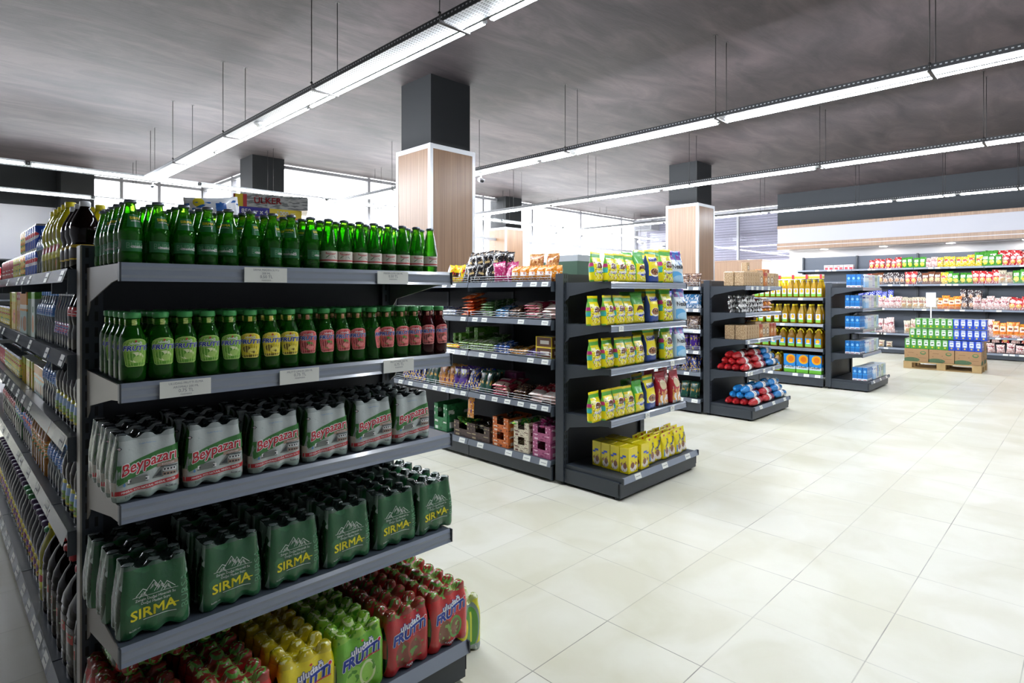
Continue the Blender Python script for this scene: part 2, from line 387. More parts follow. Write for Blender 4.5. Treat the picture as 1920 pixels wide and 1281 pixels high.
for i, yy in enumerate((5.33, 3.91, 2.5, 1.1)):
    b = MB(); b.lathe([(.07, 2.70), (.11, 2.70), (.11, 2.709)], 20, 1, cx=17.55, cy=yy); b.lathe([(.0, 2.695), (.092, 2.695), (.092, 2.708)], 20, 0, cx=17.55, cy=yy)
    tag(b.obj('ceiling_downlight', [mat('downlight_glow', '#ffffff', emit='#fff8f0', strength=DOWNLIGHT_STRENGTH), WHITEP]),
        'round white recessed downlight, %s from the window end of the soffit' % ORD[i+1], 'ceiling light', 'soffit downlights')
# columns
COLS = [(4.5, 5.95, 'nearest square column'), (4.6, 11.95, 'square column far behind the green bottles'), (11.42, 5.93, 'square column rising behind the cereal and snack racks'), (11.75, 12.0, 'square column by the bright shop window')]
for x, y, lb in COLS:
    c = empty('column', (x+.325, y+.325, 0))
    b = MB(); b.box(-.325, -.325, 3.3, .325, .325, CEIL_Z); b.obj('column_shaft', [SHAFTP], c)
    b = MB(); b.box(-.37, -.37, 0, .37, .37, 3.32, 0); b.obj('cladding', [LAM], c)
    b = MB()
    for sx in (-1, 1):
        for sy in (-1, 1): b.box(sx*.352-.024, sy*.352-.024, 0, sx*.352+.024, sy*.352+.024, 3.38)
    for s_ in (-1, 1):
        b.box(-.372, s_*.352-.023, 3.32, .372, s_*.352+.023, 3.379); b.box(s_*.352-.023, -.372, 3.32, s_*.352+.023, .372, 3.379)
    b.box(-.36, -.36, 3.31, .36, .36, 3.36); b.box(-.3735, -.3735, 1.755, .3735, .3735, 1.765)
    b.obj('corner_trim', [ALU], c)
    tag(c, lb+', black above, oak cladding below', 'column')
# black column on the far left wall
b = MB(); b.box(2.05, 15.9, 0, 2.65, 16.59, CEIL_Z); tag(b.obj('column', [SHAFTP]), 'plain black column against the far left wall', 'column')

# windows: glass facade along Y=12.4, return along X=5.15, shutter side along X=19
GLASS = glass_mat('window_glass', '#f4f6fa', '#ffffff', .985, .02)
def facade(name, p0, p1, z0, z1, mullions, trans, frame):
    """p0,p1 plan points; mullions list of distances along; trans list of transom heights"""
    p0, p1 = Vector(p0), Vector(p1); d = (p1-p0); Ln = d.length; ang = math.atan2(d.y, d.x)
    root = empty(name, (p0.x, p0.y, 0), ang); root['kind'] = 'structure'
    b = MB()
    for s_ in mullions: b.box(s_-.035, -.05, z0, s_+.035, .05, z1)
    for z in trans: b.box(0, -.045, z-.035, Ln, .045, z+.035)
    b.obj('window_frame', [frame], root)
    b = MB(); b.quad((0, 0, z0), (Ln, 0, z0), (Ln, 0, z1), (0, 0, z1)); b.obj('window_glass', [GLASS], root)
    return root
facade('window_1', (5.15, 12.4), (19.0, 12.4), 0, CEIL_Z-.02, [.05, 2.35, 5.55, 6.05, 8.1, 10.5, 12.9, 13.8], [.06, 3.05, 4.2], ALUG)
facade('window_2', (5.15, 16.6), (5.15, 12.4), 0, CEIL_Z-.02, [.05, 2.1, 4.15], [.06, 3.0, 4.2], ALUG)
facade('window_3', (2.6, 16.62), (5.15, 16.62), 0, CEIL_Z-.02, [.05, .7, 1.5, 2.5], [.06, 3.0, 4.2], ALUG)
facade('window_4', (19.0, 6.4), (19.0, 12.4), 0, CEIL_Z-.02, [.05, 2.0, 4.0, 5.95], [.06, 4.2], ALUG)
# roller shutter slats outside window 4
b = MB(); z = 4.15
while z > 2.55:
    b.box(19.16, 6.4, z-.086, 19.2, 12.4, z, 0); b.box(19.13, 6.4, z-.018, 19.2, 12.4, z-.006, 1); z -= .085
for y_ in (6.4, 12.36): b.box(19.12, y_, 0, 19.2, y_+.04, 4.2, 1)
tag(b.obj('roller_shutter', [mat('shutter_grey', '#a29eab', .5), mat('shutter_dark', '#76737e', .5)]), 'grey slatted roller shutter half lowered outside the far right window', 'shutter')
b = MB(); b.box(-60, 12.46, -.15, 80, 80, -.02); b.box(19.25, -30, -.15, 80, 12.46, -.02)
g_ = b.obj('pavement', [mat('pale_pavement', '#c4c4c2', .9)]); g_['kind'] = 'structure'
b = MB(); b.box(-1, 17.0, -.1, 5.1, 40, -.02); g_ = b.obj('pavement', [mat('pale_pavement')]); g_['kind'] = 'structure'
# low oak counter and white portal seen in front of the windows
b = MB(); b.box(17.2, 6.9, 0, 17.9, 9.3, 2.43); b.box(17.18, 6.88, 2.43, 17.92, 9.32, 2.47)
tag(b.obj('wood_partition', [LAM]), 'low oak laminate partition between the far shelving and the window', 'partition')
b = MB(); b.box(12.9, 11.7, 2.1, 17.4, 11.95, 2.55, 0); b.box(12.88, 11.68, 2.1, 12.9, 11.97, 2.55, 1); b.box(12.9, 11.72, 0, 13.0, 11.93, 2.1, 0); b.box(17.3, 11.72, 0, 17.4, 11.93, 2.1, 0)
tag(b.obj('doorway_portal', [mat('portal_white', '#e8e8ea', .5), mat('portal_end', '#55585e', .5)]), 'white boxed header over the shop entrance by the windows', 'portal')
b = MB(); b.box(18.2, 11.2, 3.75, 18.75, 11.9, 4.1, 0)
for k in range(6): b.box(18.19, 11.25, 3.79+k*.05, 18.2, 11.85, 3.8+k*.05, 1)
tag(b.obj('air_conditioner', [mat('ac_grey', '#8e9096', .5), INK]), 'grey boxed air unit hanging in the far window corner', 'air unit')
for i_, (px, py, lb) in enumerate(((17.0, 9.9, 'dark upright pole behind the snack shelves, left of the partition'), (14.0, 6.9, 'dark upright pole behind the brown snack packs'))):
    b = MB(); b.tube((px, py, 0), (px, py, 3.1 if i_ == 0 else 3.0), .035, 10); b.box(px-.2, py-.02, 2.98, px+.2, py+.02, 3.01)
    tag(b.obj('pole', [mat('pole_dark', '#3b4450', .5)]), lb, 'pole')

# ---------------------------------------------------------------- lighting: hung cable trays with LED battens
LEDM = mat('led_glow', '#ffffff', emit='#f1f7ff', strength=LED_STRENGTH)
def tray_mat():
    m, nt, b = new_mat('perforated_tray'); N, L = nt.nodes.new, nt.links.new
    tc = N('ShaderNodeTexCoord'); sp = N('ShaderNodeSeparateXYZ'); L(tc.outputs['Object'], sp.inputs[0])
    def M(op, a, c=None):
        n = N('ShaderNodeMath'); n.operation = op
        for i, x in enumerate((a, c)):
            if x is None: continue
            if isinstance(x, (int, float)): n.inputs[i].default_value = x
            else: L(x, n.inputs[i])
        return n.outputs[0]
    a = M('LESS_THAN', M('ABSOLUTE', M('SUBTRACT', M('FRACT', M('MULTIPLY', sp.outputs[0], 26)), .5)), .25)
    c = M('LESS_THAN', M('ABSOLUTE', M('SUBTRACT', M('FRACT', M('MULTIPLY', sp.outputs[1], 50)), .5)), .22)
    mx = N('ShaderNodeMix'); mx.data_type = 'RGBA'; mx.inputs[6].default_value = (*lin('#b4b8bc'), 1); mx.inputs[7].default_value = (*lin('#22262b'), 1)
    L(M('MULTIPLY', a, c), mx.inputs[0]); L(mx.outputs[2], b.inputs['Base Color']); b.inputs['Roughness'].default_value = .4; b.inputs['Metallic'].default_value = .2
    return m
def side_mat():
    m, nt, b = new_mat('slotted_tray_side'); N, L = nt.nodes.new, nt.links.new
    tc = N('ShaderNodeTexCoord'); sp = N('ShaderNodeSeparateXYZ'); L(tc.outputs['Object'], sp.inputs[0])
    def M(op, a, c=None):
        n = N('ShaderNodeMath'); n.operation = op
        for i, x in enumerate((a, c)):
            if x is None: continue
            if isinstance(x, (int, float)): n.inputs[i].default_value = x
            else: L(x, n.inputs[i])
        return n.outputs[0]
    a = M('LESS_THAN', M('ABSOLUTE', M('SUBTRACT', M('FRACT', M('MULTIPLY', sp.outputs[0], 26)), .5)), .22)
    c = M('LESS_THAN', M('ABSOLUTE', M('SUBTRACT', sp.outputs[2], .024)), .005)
    mx = N('ShaderNodeMix'); mx.data_type = 'RGBA'; mx.inputs[6].default_value = (*lin('#1b1d20'), 1); mx.inputs[7].default_value = (*lin('#a9abae'), 1)
    L(M('MULTIPLY', a, c), mx.inputs[0]); L(mx.outputs[2], b.inputs['Base Color']); b.inputs['Roughness'].default_value = .5
    return m
TRAYM, SIDEM = tray_mat(), side_mat(); RODM = mat('hanger_rod_black', '#2a2728', .5)
def run(p0, p1, rods, gaps, label, led_side, ledtxt):
    """tray along p0->p1 at z 3.40; local X along the run, local Y across; LED battens on side led_side"""
    p0, p1 = Vector(p0), Vector(p1); d = p1-p0; Ln = d.length; ang = math.atan2(d.y, d.x)
    t = empty('cable_tray', (p0.x, p0.y, 3.40), ang)
    b = MB(); b.box(0, -.1, 0, Ln, .1, .003); b.obj('tray_bottom', [TRAYM], t)
    b = MB(); b.box(0, -.103, -.006, Ln, -.1, .044); b.box(0, .1, -.006, Ln, .103, .044); b.box(0, -.1, .042, Ln, -.085, .044); b.box(0, .085, .042, Ln, .1, .044); b.obj('tray_rail', [SIDEM], t)
    for r_ in rods:
        for sy in (-.13, .13):
            b = MB(); b.tube((r_, sy, -.02), (r_, sy, CEIL_Z-3.40), .004, 6)
            b.box(r_-.012, min(sy, sy*.74), -.02, r_+.012, max(sy, sy*.74), -.012); b.box(r_-.02, sy-.02, CEIL_Z-3.402, r_+.02, sy+.02, CEIL_Z-3.40); b.tube((r_, sy, .03), (r_, sy, .045), .012, 6)
            b.obj('hanger_rod', [RODM], t)
        b = MB(); b.box(r_-.015, -.14, -.03, r_+.015, .14, -.022); b.obj('cross_bracket', [RODM], t)
    tag(t, label, 'cable tray')
    g = [0]+list(gaps)+[Ln]
    for k, (a, c) in enumerate(zip(g, g[1:])):
        if c-a < .3: continue
        l = empty('led_batten', (p0.x, p0.y, 3.40), ang); y = led_side*.125
        b = MB(); b.box(a+.03, y-.017, .018, c-.03, y+.017, .05); b.obj('batten_housing', [mat('batten_grey', '#b9bdc2', .4)], l)
        b = MB(); b.tube((a+.05, y, .002), (c-.05, y, .002), .021, 10); b.obj('led_tube', [LEDM], l)
        for e in (a+.045, c-.045):
            b = MB(); b.tube((e-.015, y, .004), (e+.015, y, .004), .019, 10); b.obj('end_cap', [ALU], l)
        tag(l, 'lit white LED batten, %s along the %s' % (ORD[k+1], ledtxt), 'LED light', 'battens on the '+ledtxt)
gy = lambda ys, y0: [y-y0 for y in ys]
run((2.64, -.9, 0), (2.64, 11.2, 0), gy((1.2, 3.22, 5.13, 7.42, 9.45), -.9), gy((.3, 3.0, 5.7, 8.45), -.9), 'perforated cable tray hung nearest overhead, running from top middle', -1, 'nearest tray')
run((6.13, -.9, 0), (6.13, 11.2, 0), gy((1.0, 2.9, 5.0, 7.0, 9.1), -.9), gy((.3, 2.95, 5.68, 8.4), -.9), 'second cable tray from the nearest one, crossing above the cereal rack', -1, 'second tray')
run((9.48, -.9, 0), (9.48, 11.2, 0), gy((1.0, 2.9, 5.0, 7.2, 9.3), -.9), gy((.3, 3.0, 5.69, 8.4), -.9), 'third cable tray, above the snack and milk racks', -1, 'third tray')
run((14.0, -.9, 0), (14.0, 11.2, 0), gy((1.0, 2.1, 3.6, 5.6, 8), -.9), gy((.3, 1.9, 2.95, 5.5, 8.3), -.9), 'fourth cable tray, in front of the dark right bulkhead', -1, 'fourth tray')
run((-5.5, 11.32, 0), (19.0 - .3, 11.32, 0), [2, 4.3, 6.05, 8.2, 10.2, 12.6, 14.5, 16.6, 18.6, 21, 23], [2, 4.25, 6.55, 8.9, 11.3, 13.8, 16.3, 18.8, 21.3], 'long cable tray crossing behind, joining the four other trays', -1, 'long crossing tray')
run((-5.5, 14.4, 0), (4.7, 14.4, 0), [2, 4.2, 6.4, 8.6], [2.8, 5.3, 7.85], 'rearmost cable tray in front of the far left wall', -1, 'rearmost tray')
# smoke detector and cameras under the trays
def detector(x, y, z, lb):
    b = MB(); b.lathe([(.0, z-.045), (.03, z-.045), (.035, z-.03), (.055, z-.025), (.06, z), (.055, z+.003)], 20, 0); [b.tube((.036*math.cos(a), .036*math.sin(a), z-.028), (.04*math.cos(a), .04*math.sin(a), z-.032), .004, 5, 1) for a in (0, 1, 2, 3, 4, 5)]
    for i in range(len(b.v)): b.v[i] = (b.v[i][0]+x, b.v[i][1]+y, b.v[i][2])
    tag(b.obj('smoke_detector', [WHITE, INK]), lb, 'smoke detector')
detector(2.62, 6.6, 3.392, 'round white smoke detector under the nearest cable tray')
detector(6.12, 4.95, 3.392, 'round white smoke detector under the second cable tray')
detector(9.46, 5.9, 3.392, 'round white smoke detector under the third cable tray')
def seccam(x, y, z, rz, lb, s=1):
    t = empty('security_camera', (x, y, z), rz)
    b = MB(); b.tube((0, 0, 0), (0, 0, -.07*s), .01*s, 8); b.lathe([(.03*s, -.006), (.03*s, 0)], 12); b.obj('mount', [WHITE], t)
    b = MB(); b.tube((0, .05*s, -.075*s), (0, -.09*s, -.115*s), .028*s, 14); b.box(-.032*s, -.11*s, -.083*s, .032*s, .05*s, -.077*s, rot=Matrix.Rotation(R(14), 3, 'X'), org=(0, 0, -.08*s)); b.obj('camera_body', [ALUG], t)
    b = MB(); b.tube((0, -.09*s, -.115*s), (0, -.096*s, -.117*s), .02*s, 14); b.obj('lens', [INK], t)
    tag(t, lb, 'security camera')
seccam(6.2, 6.9, 3.398, R(-30), 'grey security camera hanging from the second tray beside the nearest column', 1.3)
seccam(2.7, 11.3, 3.398, R(-20), 'small white camera at the tray corner above the green bottles')
seccam(7.9, 11.3, 3.398, R(40), 'security camera left of the nearest column under the long tray', 1.3)
seccam(13.0, 11.3, 3.398, R(30), 'left security camera of the pair hanging before the bright windows', 1.3)
seccam(14.3, 11.3, 3.398, R(-30), 'right security camera of the pair hanging before the bright windows', 1.3)
seccam(17.6, 11.3, 3.398, R(60), 'security camera near the grey air unit', 1.5)
# ---------------------------------------------------------------- shelving
def tags_on(b, lo, hi, every, w, fn, seed, keep=.8):
    rr = random.Random(seed); t = lo; out = []
    while t+w < hi:
        if rr.random() < keep: out.append(t)
        t += every*(.85+.3*rr.random())
    return out
def end_rack(X, Y, levels, label, cheek, top, tags, nearest=False):
    t = empty('end_rack', (X+.575, Y, 0))
    P = 1.647
    for sx in (-1, 1):
        b = MB(); b.box(-.03, 0, .03, .03, .06, P, 0, mf=(0, 1, 1, 1, 1, 1)); b.box(-.027, .003, P-.001, .027, .057, P+.002, 2)
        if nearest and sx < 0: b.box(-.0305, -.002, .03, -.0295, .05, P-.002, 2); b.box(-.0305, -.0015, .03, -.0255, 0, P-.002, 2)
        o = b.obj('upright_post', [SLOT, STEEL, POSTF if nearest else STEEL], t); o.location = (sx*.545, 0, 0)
    b = MB(); b.box(-.515, .022, .12, .515, .04, P-.002); b.obj('back_panel', [STEEL_D], t)
    if not nearest: b = MB(); b.box(-.575, .06, .03, -.56, .078, P); b.box(-.56, .06, .03, .575, .078, P); b.obj('rear_panel', [STEEL], t)
    for i, z in enumerate(levels):
        b = MB(); b.box(-.553, -.42, -.028, .553, 0, 0); b.box(-.553, -.424, -.03, .553, -.42, .002)
        s = b.obj('shelf', [top], t, (0, 0, z))
        for sx in (-1, 1):
            b = MB(); x = sx*.556
            poly = [(0, .0), (-.42, .0), (-.42, -.042), (-.34, -.05), (-.05, -.105), (-.035, -.125), (0, -.15), (0, 0)]
            k = len(b.v)
            for th in (-.0015, .0015):
                for yy, zz in poly[:-1]: b.v.append((x+th, yy, zz))
            n = len(poly)-1; b.face([k+j for j in range(n)]); b.face([k+n+n-1-j for j in range(n)])
            for j in range(n): j2 = (j+1) % n; b.face((k+j, k+j2, k+n+j2, k+n+j))
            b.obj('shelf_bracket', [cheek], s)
        b = MB()
        for z0_, z1_, y0_, y1_ in ((.003, -.008, -.424, -.432), (-.008, -.016, -.432, -.430), (-.016, -.03, -.430, -.433), (-.03, -.038, -.433, -.431), (-.038, -.047, -.431, -.436)):
            b.quad((-.553, y1_, z1_), (.553, y1_, z1_), (.553, y0_, z0_), (-.553, y0_, z0_))
        b.box(-.5575, -.437, -.047, -.553, -.42, .003, 1); b.box(.553, -.437, -.047, .5575, -.42, .003, 1)
        b.box(-.553, -.424, -.047, .553, -.421, 0)
        b.obj('price_rail', [RAIL, STEEL], s)
        for (x0, lines) in tags.get(i, ()):
            w = .13 if nearest else .06
            b = MB(); b.box(x0, -.4395, -.046, x0+w, -.437, -.001 if nearest else -.006, 0)
            if nearest:
                for r_, (tx, sz) in enumerate(lines):
                    b.text(tx, lambda x, z, r_=r_: (x0+w/2+x, -.4402, -.0085-.0105*r_+z), sz, 1)
            else:
                b.box(x0+.008, -.4402, -.03, x0+w-.008, -.4396, -.027, 1); b.box(x0+.02, -.4402, -.02, x0+w-.02, -.4396, -.016, 1)
            b.obj('price_tag', [TAGM, mat('tag_print', '#7d8088')], s)
    # base
    b = MB(); b.box(-.553, -.52, .022, .553, -.505, .126); b.box(-.556, -.505, .022, -.541, 0, .13); b.box(.541, -.505, .022, .556, 0, .13)
    b.box(-.556, -.507, .04, -.553, -.5, .12, 1); b.box(.5535, -.522, .05, .5565, -.507, .115, 1)
    b.obj('base_plinth', [STEEL, INK], t)
    b = MB(); b.box(-.541, -.527, .13, .541, 0, .16); s = b.obj('base_shelf', [top], t)
    b = MB(); b.quad((-.55, -.545, .124), (.55, -.545, .124), (.55, -.53, .168), (-.55, -.53, .168)); b.box(-.556, -.546, .124, -.55, -.527, .168, 1); b.box(.55, -.546, .124, .556, -.527, .168, 1); b.box(-.55, -.53, .13, .55, -.528, .168)
    b.obj('price_rail', [RAIL, STEEL], s)
    for x0 in ([-.40, -.02, .34] if not nearest else []):
        b = MB(); b.quad((x0, -.5455, .128), (x0+.08, -.5455, .128), (x0+.08, -.532, .166), (x0, -.532, .166)); b.box(x0+.012, -.5405, .146, x0+.068, -.5385, .149, 1); b.obj('price_tag', [TAGM, mat('tag_print')], s)
    for x, y in ((-.52, -.47), (.52, -.47), (-.53, .03), (.53, .03)):
        b = MB(); b.lathe([(.022, 0), (.022, .006), (.008, .012), (.008, .03)], 12, cx=x, cy=y); b.obj('levelling_foot', [mat('foot_zinc', '#6d7074', .4, metal=.6)], t)
    return tag(t, label, 'end rack')
LV = [1.577, 1.257, .939, .562]
def aisle_row(X, Y0, mods, levels, base_z, label, guard=False, depth=.5, tag_every=.14, rgt=True, P=1.62, tagk=.8, seed=1):
    """double-sided row behind an end rack; left face looks to -X. local origin on the centre line"""
    t = empty('shelving_row', (X+.575, Y0, 0)); L_ = mods[-1]
    b = MB(); b.box(-.02, .02, .1, .02, L_-.01, P); b.obj('back_panel', [STEEL_D], t)
    for m_ in mods:
        b = MB(); b.box(-.03, m_-.015, .02, .03, m_+.015, P+.02); b.obj('upright_post', [STEEL], t)
    xf = .595
    for side in ((-1, 1) if rgt else (-1,)):
        for z in levels:
            for a, c in zip(mods, mods[1:]):
                b = MB(); x0, x1 = sorted((side*.02, side*xf)); b.box(x0, a+.005, -.028, x1, c-.005, 0)
                for q in (a+.006, c-.009): b.box(x0, q, -.08, x1, q+.003, -.028)
                s = b.obj('shelf', [SHELF_TOP], t, (0, 0, z))
                b = MB(); xs = side*xf
                b.quad((xs+side*.014, c-.004, -.042), (xs+side*.014, a+.004, -.042), (xs, a+.004, .003), (xs, c-.004, .003)); b.quad((xs, a+.004, .003), (xs, c-.004, .003), (xs+side*.014, c-.004, -.042), (xs+side*.014, a+.004, -.042))
                b.obj('price_rail', [RAIL_L], s)
                if side < 0:
                    for q in tags_on(b, a+.03, c-.03, tag_every, .07, None, seed+int(z*100)+int(a*7), tagk):
                        b = MB(); b.quad((xs-.0138, q+.07, -.038), (xs-.0138, q, -.038), (xs-.0028, q, -.003), (xs-.0028, q+.07, -.003)); b.box(xs-.0105, q+.012, -.022, xs-.0085, q+.058, -.018, 1); b.obj('price_tag', [TAGM, mat('tag_print')], s)
                    if guard:
                        b = MB()
                        for h in (.012, .032, .052): b.tube((xs+.012, a+.02, h), (xs+.012, c-.02, h), .0022, 5)
                        for q in (a+.02, (a+c)/2, c-.02): b.tube((xs+.012, q, 0), (xs+.012, q, .055), .0025, 5)
                        b.obj('wire_guard', [CHROME], s)
        for a, c in zip(mods, mods[1:]):
            b = MB(); x0, x1 = sorted((side*.02, side*xf)); b.box(x0, a+.004, base_z-.03, x1, c-.004, base_z)
            s = b.obj('base_shelf', [SHELF_TOP], t); xs = side*xf
            b = MB(); b.quad((xs+side*.016, c-.004, base_z-.045), (xs+side*.016, a+.004, base_z-.045), (xs, a+.004, base_z+.004), (xs, c-.004, base_z+.004)); b.quad((xs, a+.004, base_z+.004), (xs, c-.004, base_z+.004), (xs+side*.016, c-.004, base_z-.045), (xs+side*.016, a+.004, base_z-.045)); b.obj('price_rail', [RAIL_L], s)
            if side < 0:
                for q in tags_on(b, a+.04, c-.03, .19, .075, None, seed+int(a*7), .85):
                    b = MB(); b.quad((xs-.0155, q+.08, base_z-.042), (xs-.0155, q, base_z-.042), (xs-.003, q, base_z-.001), (xs-.003, q+.08, base_z-.001)); b.box(xs-.0115, q+.012, base_z-.024, xs-.0095, q+.066, base_z-.021, 1); b.obj('price_tag', [TAGM, mat('tag_print')], s)
            b = MB(); x0, x1 = sorted((side*(xf-.02), side*(xf-.005))); b.box(x0, a+.004, .025, x1, c-.004, base_z-.04); b.obj('base_plinth', [STEEL], t)
            b = MB(); b.lathe([(.022, 0), (.022, .006), (.008, .012), (.008, base_z-.03)], 10, cx=side*(xf-.06), cy=a+.05); b.obj('levelling_foot', [mat('foot_zinc')], t)
    return tag(t, label, 'shelving')
TG = {0: [(-.242, [('LIMPET MADEN SUYU 200 ML', .0085), ('0,50 TL', .013), ('MARMARIS TANSAS', .007)]), (.215, [('MADEN SUYU 200 ML', .0085), ('0,50 TL', .013), ('MARMARIS', .007)])],
      1: [(-.465, [('ULUDAG FRUTTI ELMA', .0085), ('AROMALI 200 ML', .0085), ('0,75 TL', .0125), ('MARMARIS', .006)]), (-.135, [('FRUTTI LIMON 200 ML', .0085), ('0,75 TL', .013), ('MARMARIS', .007)]), (.24, [('FRUTTI NAR 200 ML', .0085), ('0,75 TL', .013), ('MARMARIS', .007)])]}
TG[0][0] = (-.242, [('SIRMA MADEN SUYU', .0085), ('200 ML', .0085), ('0,50 TL', .0125), ('MARMARIS', .006)])
E1 = (.336, 2.238); E2 = (3.489, 2.928); E3 = (6.739, 3.336); E4 = (9.93, 2.922)
end_rack(*E1, LV, 'nearest dark end rack, holding green bottles and shrink-wrapped bottle packs', CHEEK_SHEEN, SHELF_TOP, TG, True)
end_rack(*E2, LV, 'dark end rack holding yellow cereal bags, second from the camera', STEEL, STEEL, {1: [(-.46, ())], 2: [(.28, ())], 3: [(-.1, ()), (.28, ())]})
end_rack(*E3, LV, 'dark end rack with brown packs above red and blue rolls', STEEL, STEEL, {0: [(-.4, ()), (-.25, ()), (-.1, ()), (.1, ())], 2: [(-.5, ()), (-.2, ()), (.2, ())], 3: [(-.5, ()), (-.42, ()), (-.05, ()), (.25, ())]})
end_rack(*E4, LV, 'farthest dark end rack, stacked with blue and white milk cartons', STEEL, STEEL, {2: [(.1, ())]})
aisle_row(E1[0], E1[1]+.08, [0, .34, 1.3, 2.3, 3.3, 4.3], [1.575, 1.30, 1.036, .735], .17, 'long drinks shelving running back from the nearest rack, seen at far left', tagk=.8, tag_every=.26, seed=5)
aisle_row(E2[0], E2[1]+.1, [0, 1.0, 2.0, 3.0, 4.0], [1.587, 1.28, .97, .60], .17, 'candy shelving with white wire guards behind the cereal rack', True, seed=9)
aisle_row(E3[0], E3[1]+.1, [0, 1.0, 2.0, 3.0, 4.0], [1.57, 1.30, 1.04, .78, .51], .18, 'shelving row behind the rack of red and blue rolls', True, seed=3)
aisle_row(E4[0], E4[1]+.1, [0, 1.0, 2.0, 3.0], [1.417, 1.0, .61], .2, 'cooking oil shelving row behind the milk carton rack', False, P=1.45, tagk=.3, seed=4)
# wall shelving on the right: open front to -X, front edge X=16.8
def wall_shelving():
    t = empty('shelving_unit', (16.8, 0, 0)); ms = [-2.2, -.87, .46, 1.79, 3.12, 4.45, 5.78]
    b = MB(); b.box(.5, ms[0], .1, .53, ms[-1], 2.46); b.obj('back_panel', [mat('shelf_back_grey', '#535a66', .45)], t)
    for m_ in ms:
        b = MB(); b.box(.44, m_-.02, .02, .5, m_+.02, 2.47); b.obj('upright_post', [STEEL], t)
    for k, z in enumerate((2.10, 1.70, 1.11, .50, .15)):
        for a, c in zip(ms, ms[1:]):
            b = MB(); x0 = .0 if z > .2 else -.05; b.box(x0, a+.005, -.03, .5, c-.005, 0)
            for q in (a+.006, c-.01): b.box(x0+.02, q, -.07, .5, q+.004, -.03)
            s = b.obj('shelf', [STEEL], t, (0, 0, z))
            b = MB(); b.box(x0-.012, a+.005, -.042, x0, c-.005, .002); b.obj('price_rail', [RAIL], s)
            if k in (1, 2, 3):
                b = MB()
                for h in (.02, .045, .07): b.tube((x0+.01, a+.02, h), (x0+.01, c-.02, h), .0025, 5)
                for q in range(5): b.tube((x0+.01, a+.02+q*(c-a-.04)/4, 0), (x0+.01, a+.02+q*(c-a-.04)/4, .072), .0025, 5)
                b.obj('wire_guard', [CHROME], s)
            rr = random.Random(int(z*100+a*10))
            for _ in range(3):
                q = a+.1+rr.random()*(c-a-.3); b = MB(); b.box(x0-.0145, q, -.04, x0-.012, q+.09, -.002); b.obj('price_tag', [TAGM], s)
    for a, c in zip(ms, ms[1:]):
        b = MB(); b.box(-.05, a+.004, .02, -.035, c-.004, .11); b.obj('base_plinth', [STEEL], t)
    tag(t, 'long grey wall shelving of snack bags along the right wall', 'shelving')
wall_shelving()
# distant rack at far left
t = empty('shelving_unit', (-.5, 16.0, 0))
b = MB(); b.box(-2, .45, 0, 2.3, .5, 2.2); b.box(-2, 0, 2.17, 2.3, .45, 2.2); b.obj('back_panel', [STEEL_D], t)
for z in (1.75, 1.35, .95, .55):
    b = MB(); b.box(-2, 0, z-.03, 2.3, .45, z); b.obj('shelf', [STEEL], t)
tag(t, 'dark wall shelving far behind the drinks aisle, at the left edge', 'shelving')

# ---------------------------------------------------------------- product kinds
KM = {}
G_NECK = glass_mat('green_glass_neck', '#b4f06a', '#62c42a', .6)
G_BODY = glass_mat('green_glass_body', '#9ae86a', '#2f8a24', .58)
G_DEEP = glass_mat('green_glass_deep', '#2c8a1c', '#0a2e0a', .3)
CROWN = mat('crown_cap', '#6f7681', .35, metal=.6)
LBL_G = glass_mat('green_film_label', '#6fc088', '#4a9a66', .25, .15)
YEL = mat('yellow_print', '#e6dc1c', .45); PGREEN = mat('pale_green_print', '#5d9a72', .5); REDP = mat('red_print', '#c22a33', .4)
BLUEP = mat('blue_print', '#1f3c9c', .4); GREENP = mat('green_print', '#3b7a3a', .4); DARKP = mat('dark_print', '#30343a', .5); BROWNP = mat('brown_print', '#5c3b2a', .5)
def cyl(r_of, off=.0006, sq=0):
    def fn(x, z):
        a = x/r_of(z); e = 2+sq; q = 1/((abs(math.sin(a))**e+abs(math.cos(a))**e)**(1/e)) if sq else 1
        r = r_of(z)*q+off; return (r*math.sin(a), -r*math.cos(a), z)
    return fn
def interp(prof):
    def f(z):
        for (r0, z0), (r1, z1) in zip(prof, prof[1:]):
            if z0 <= z <= z1 and z1 > z0: return r0+(r1-r0)*(z-z0)/(z1-z0)
        return prof[-1][0] if z > prof[-1][1] else prof[0][0]
    return f
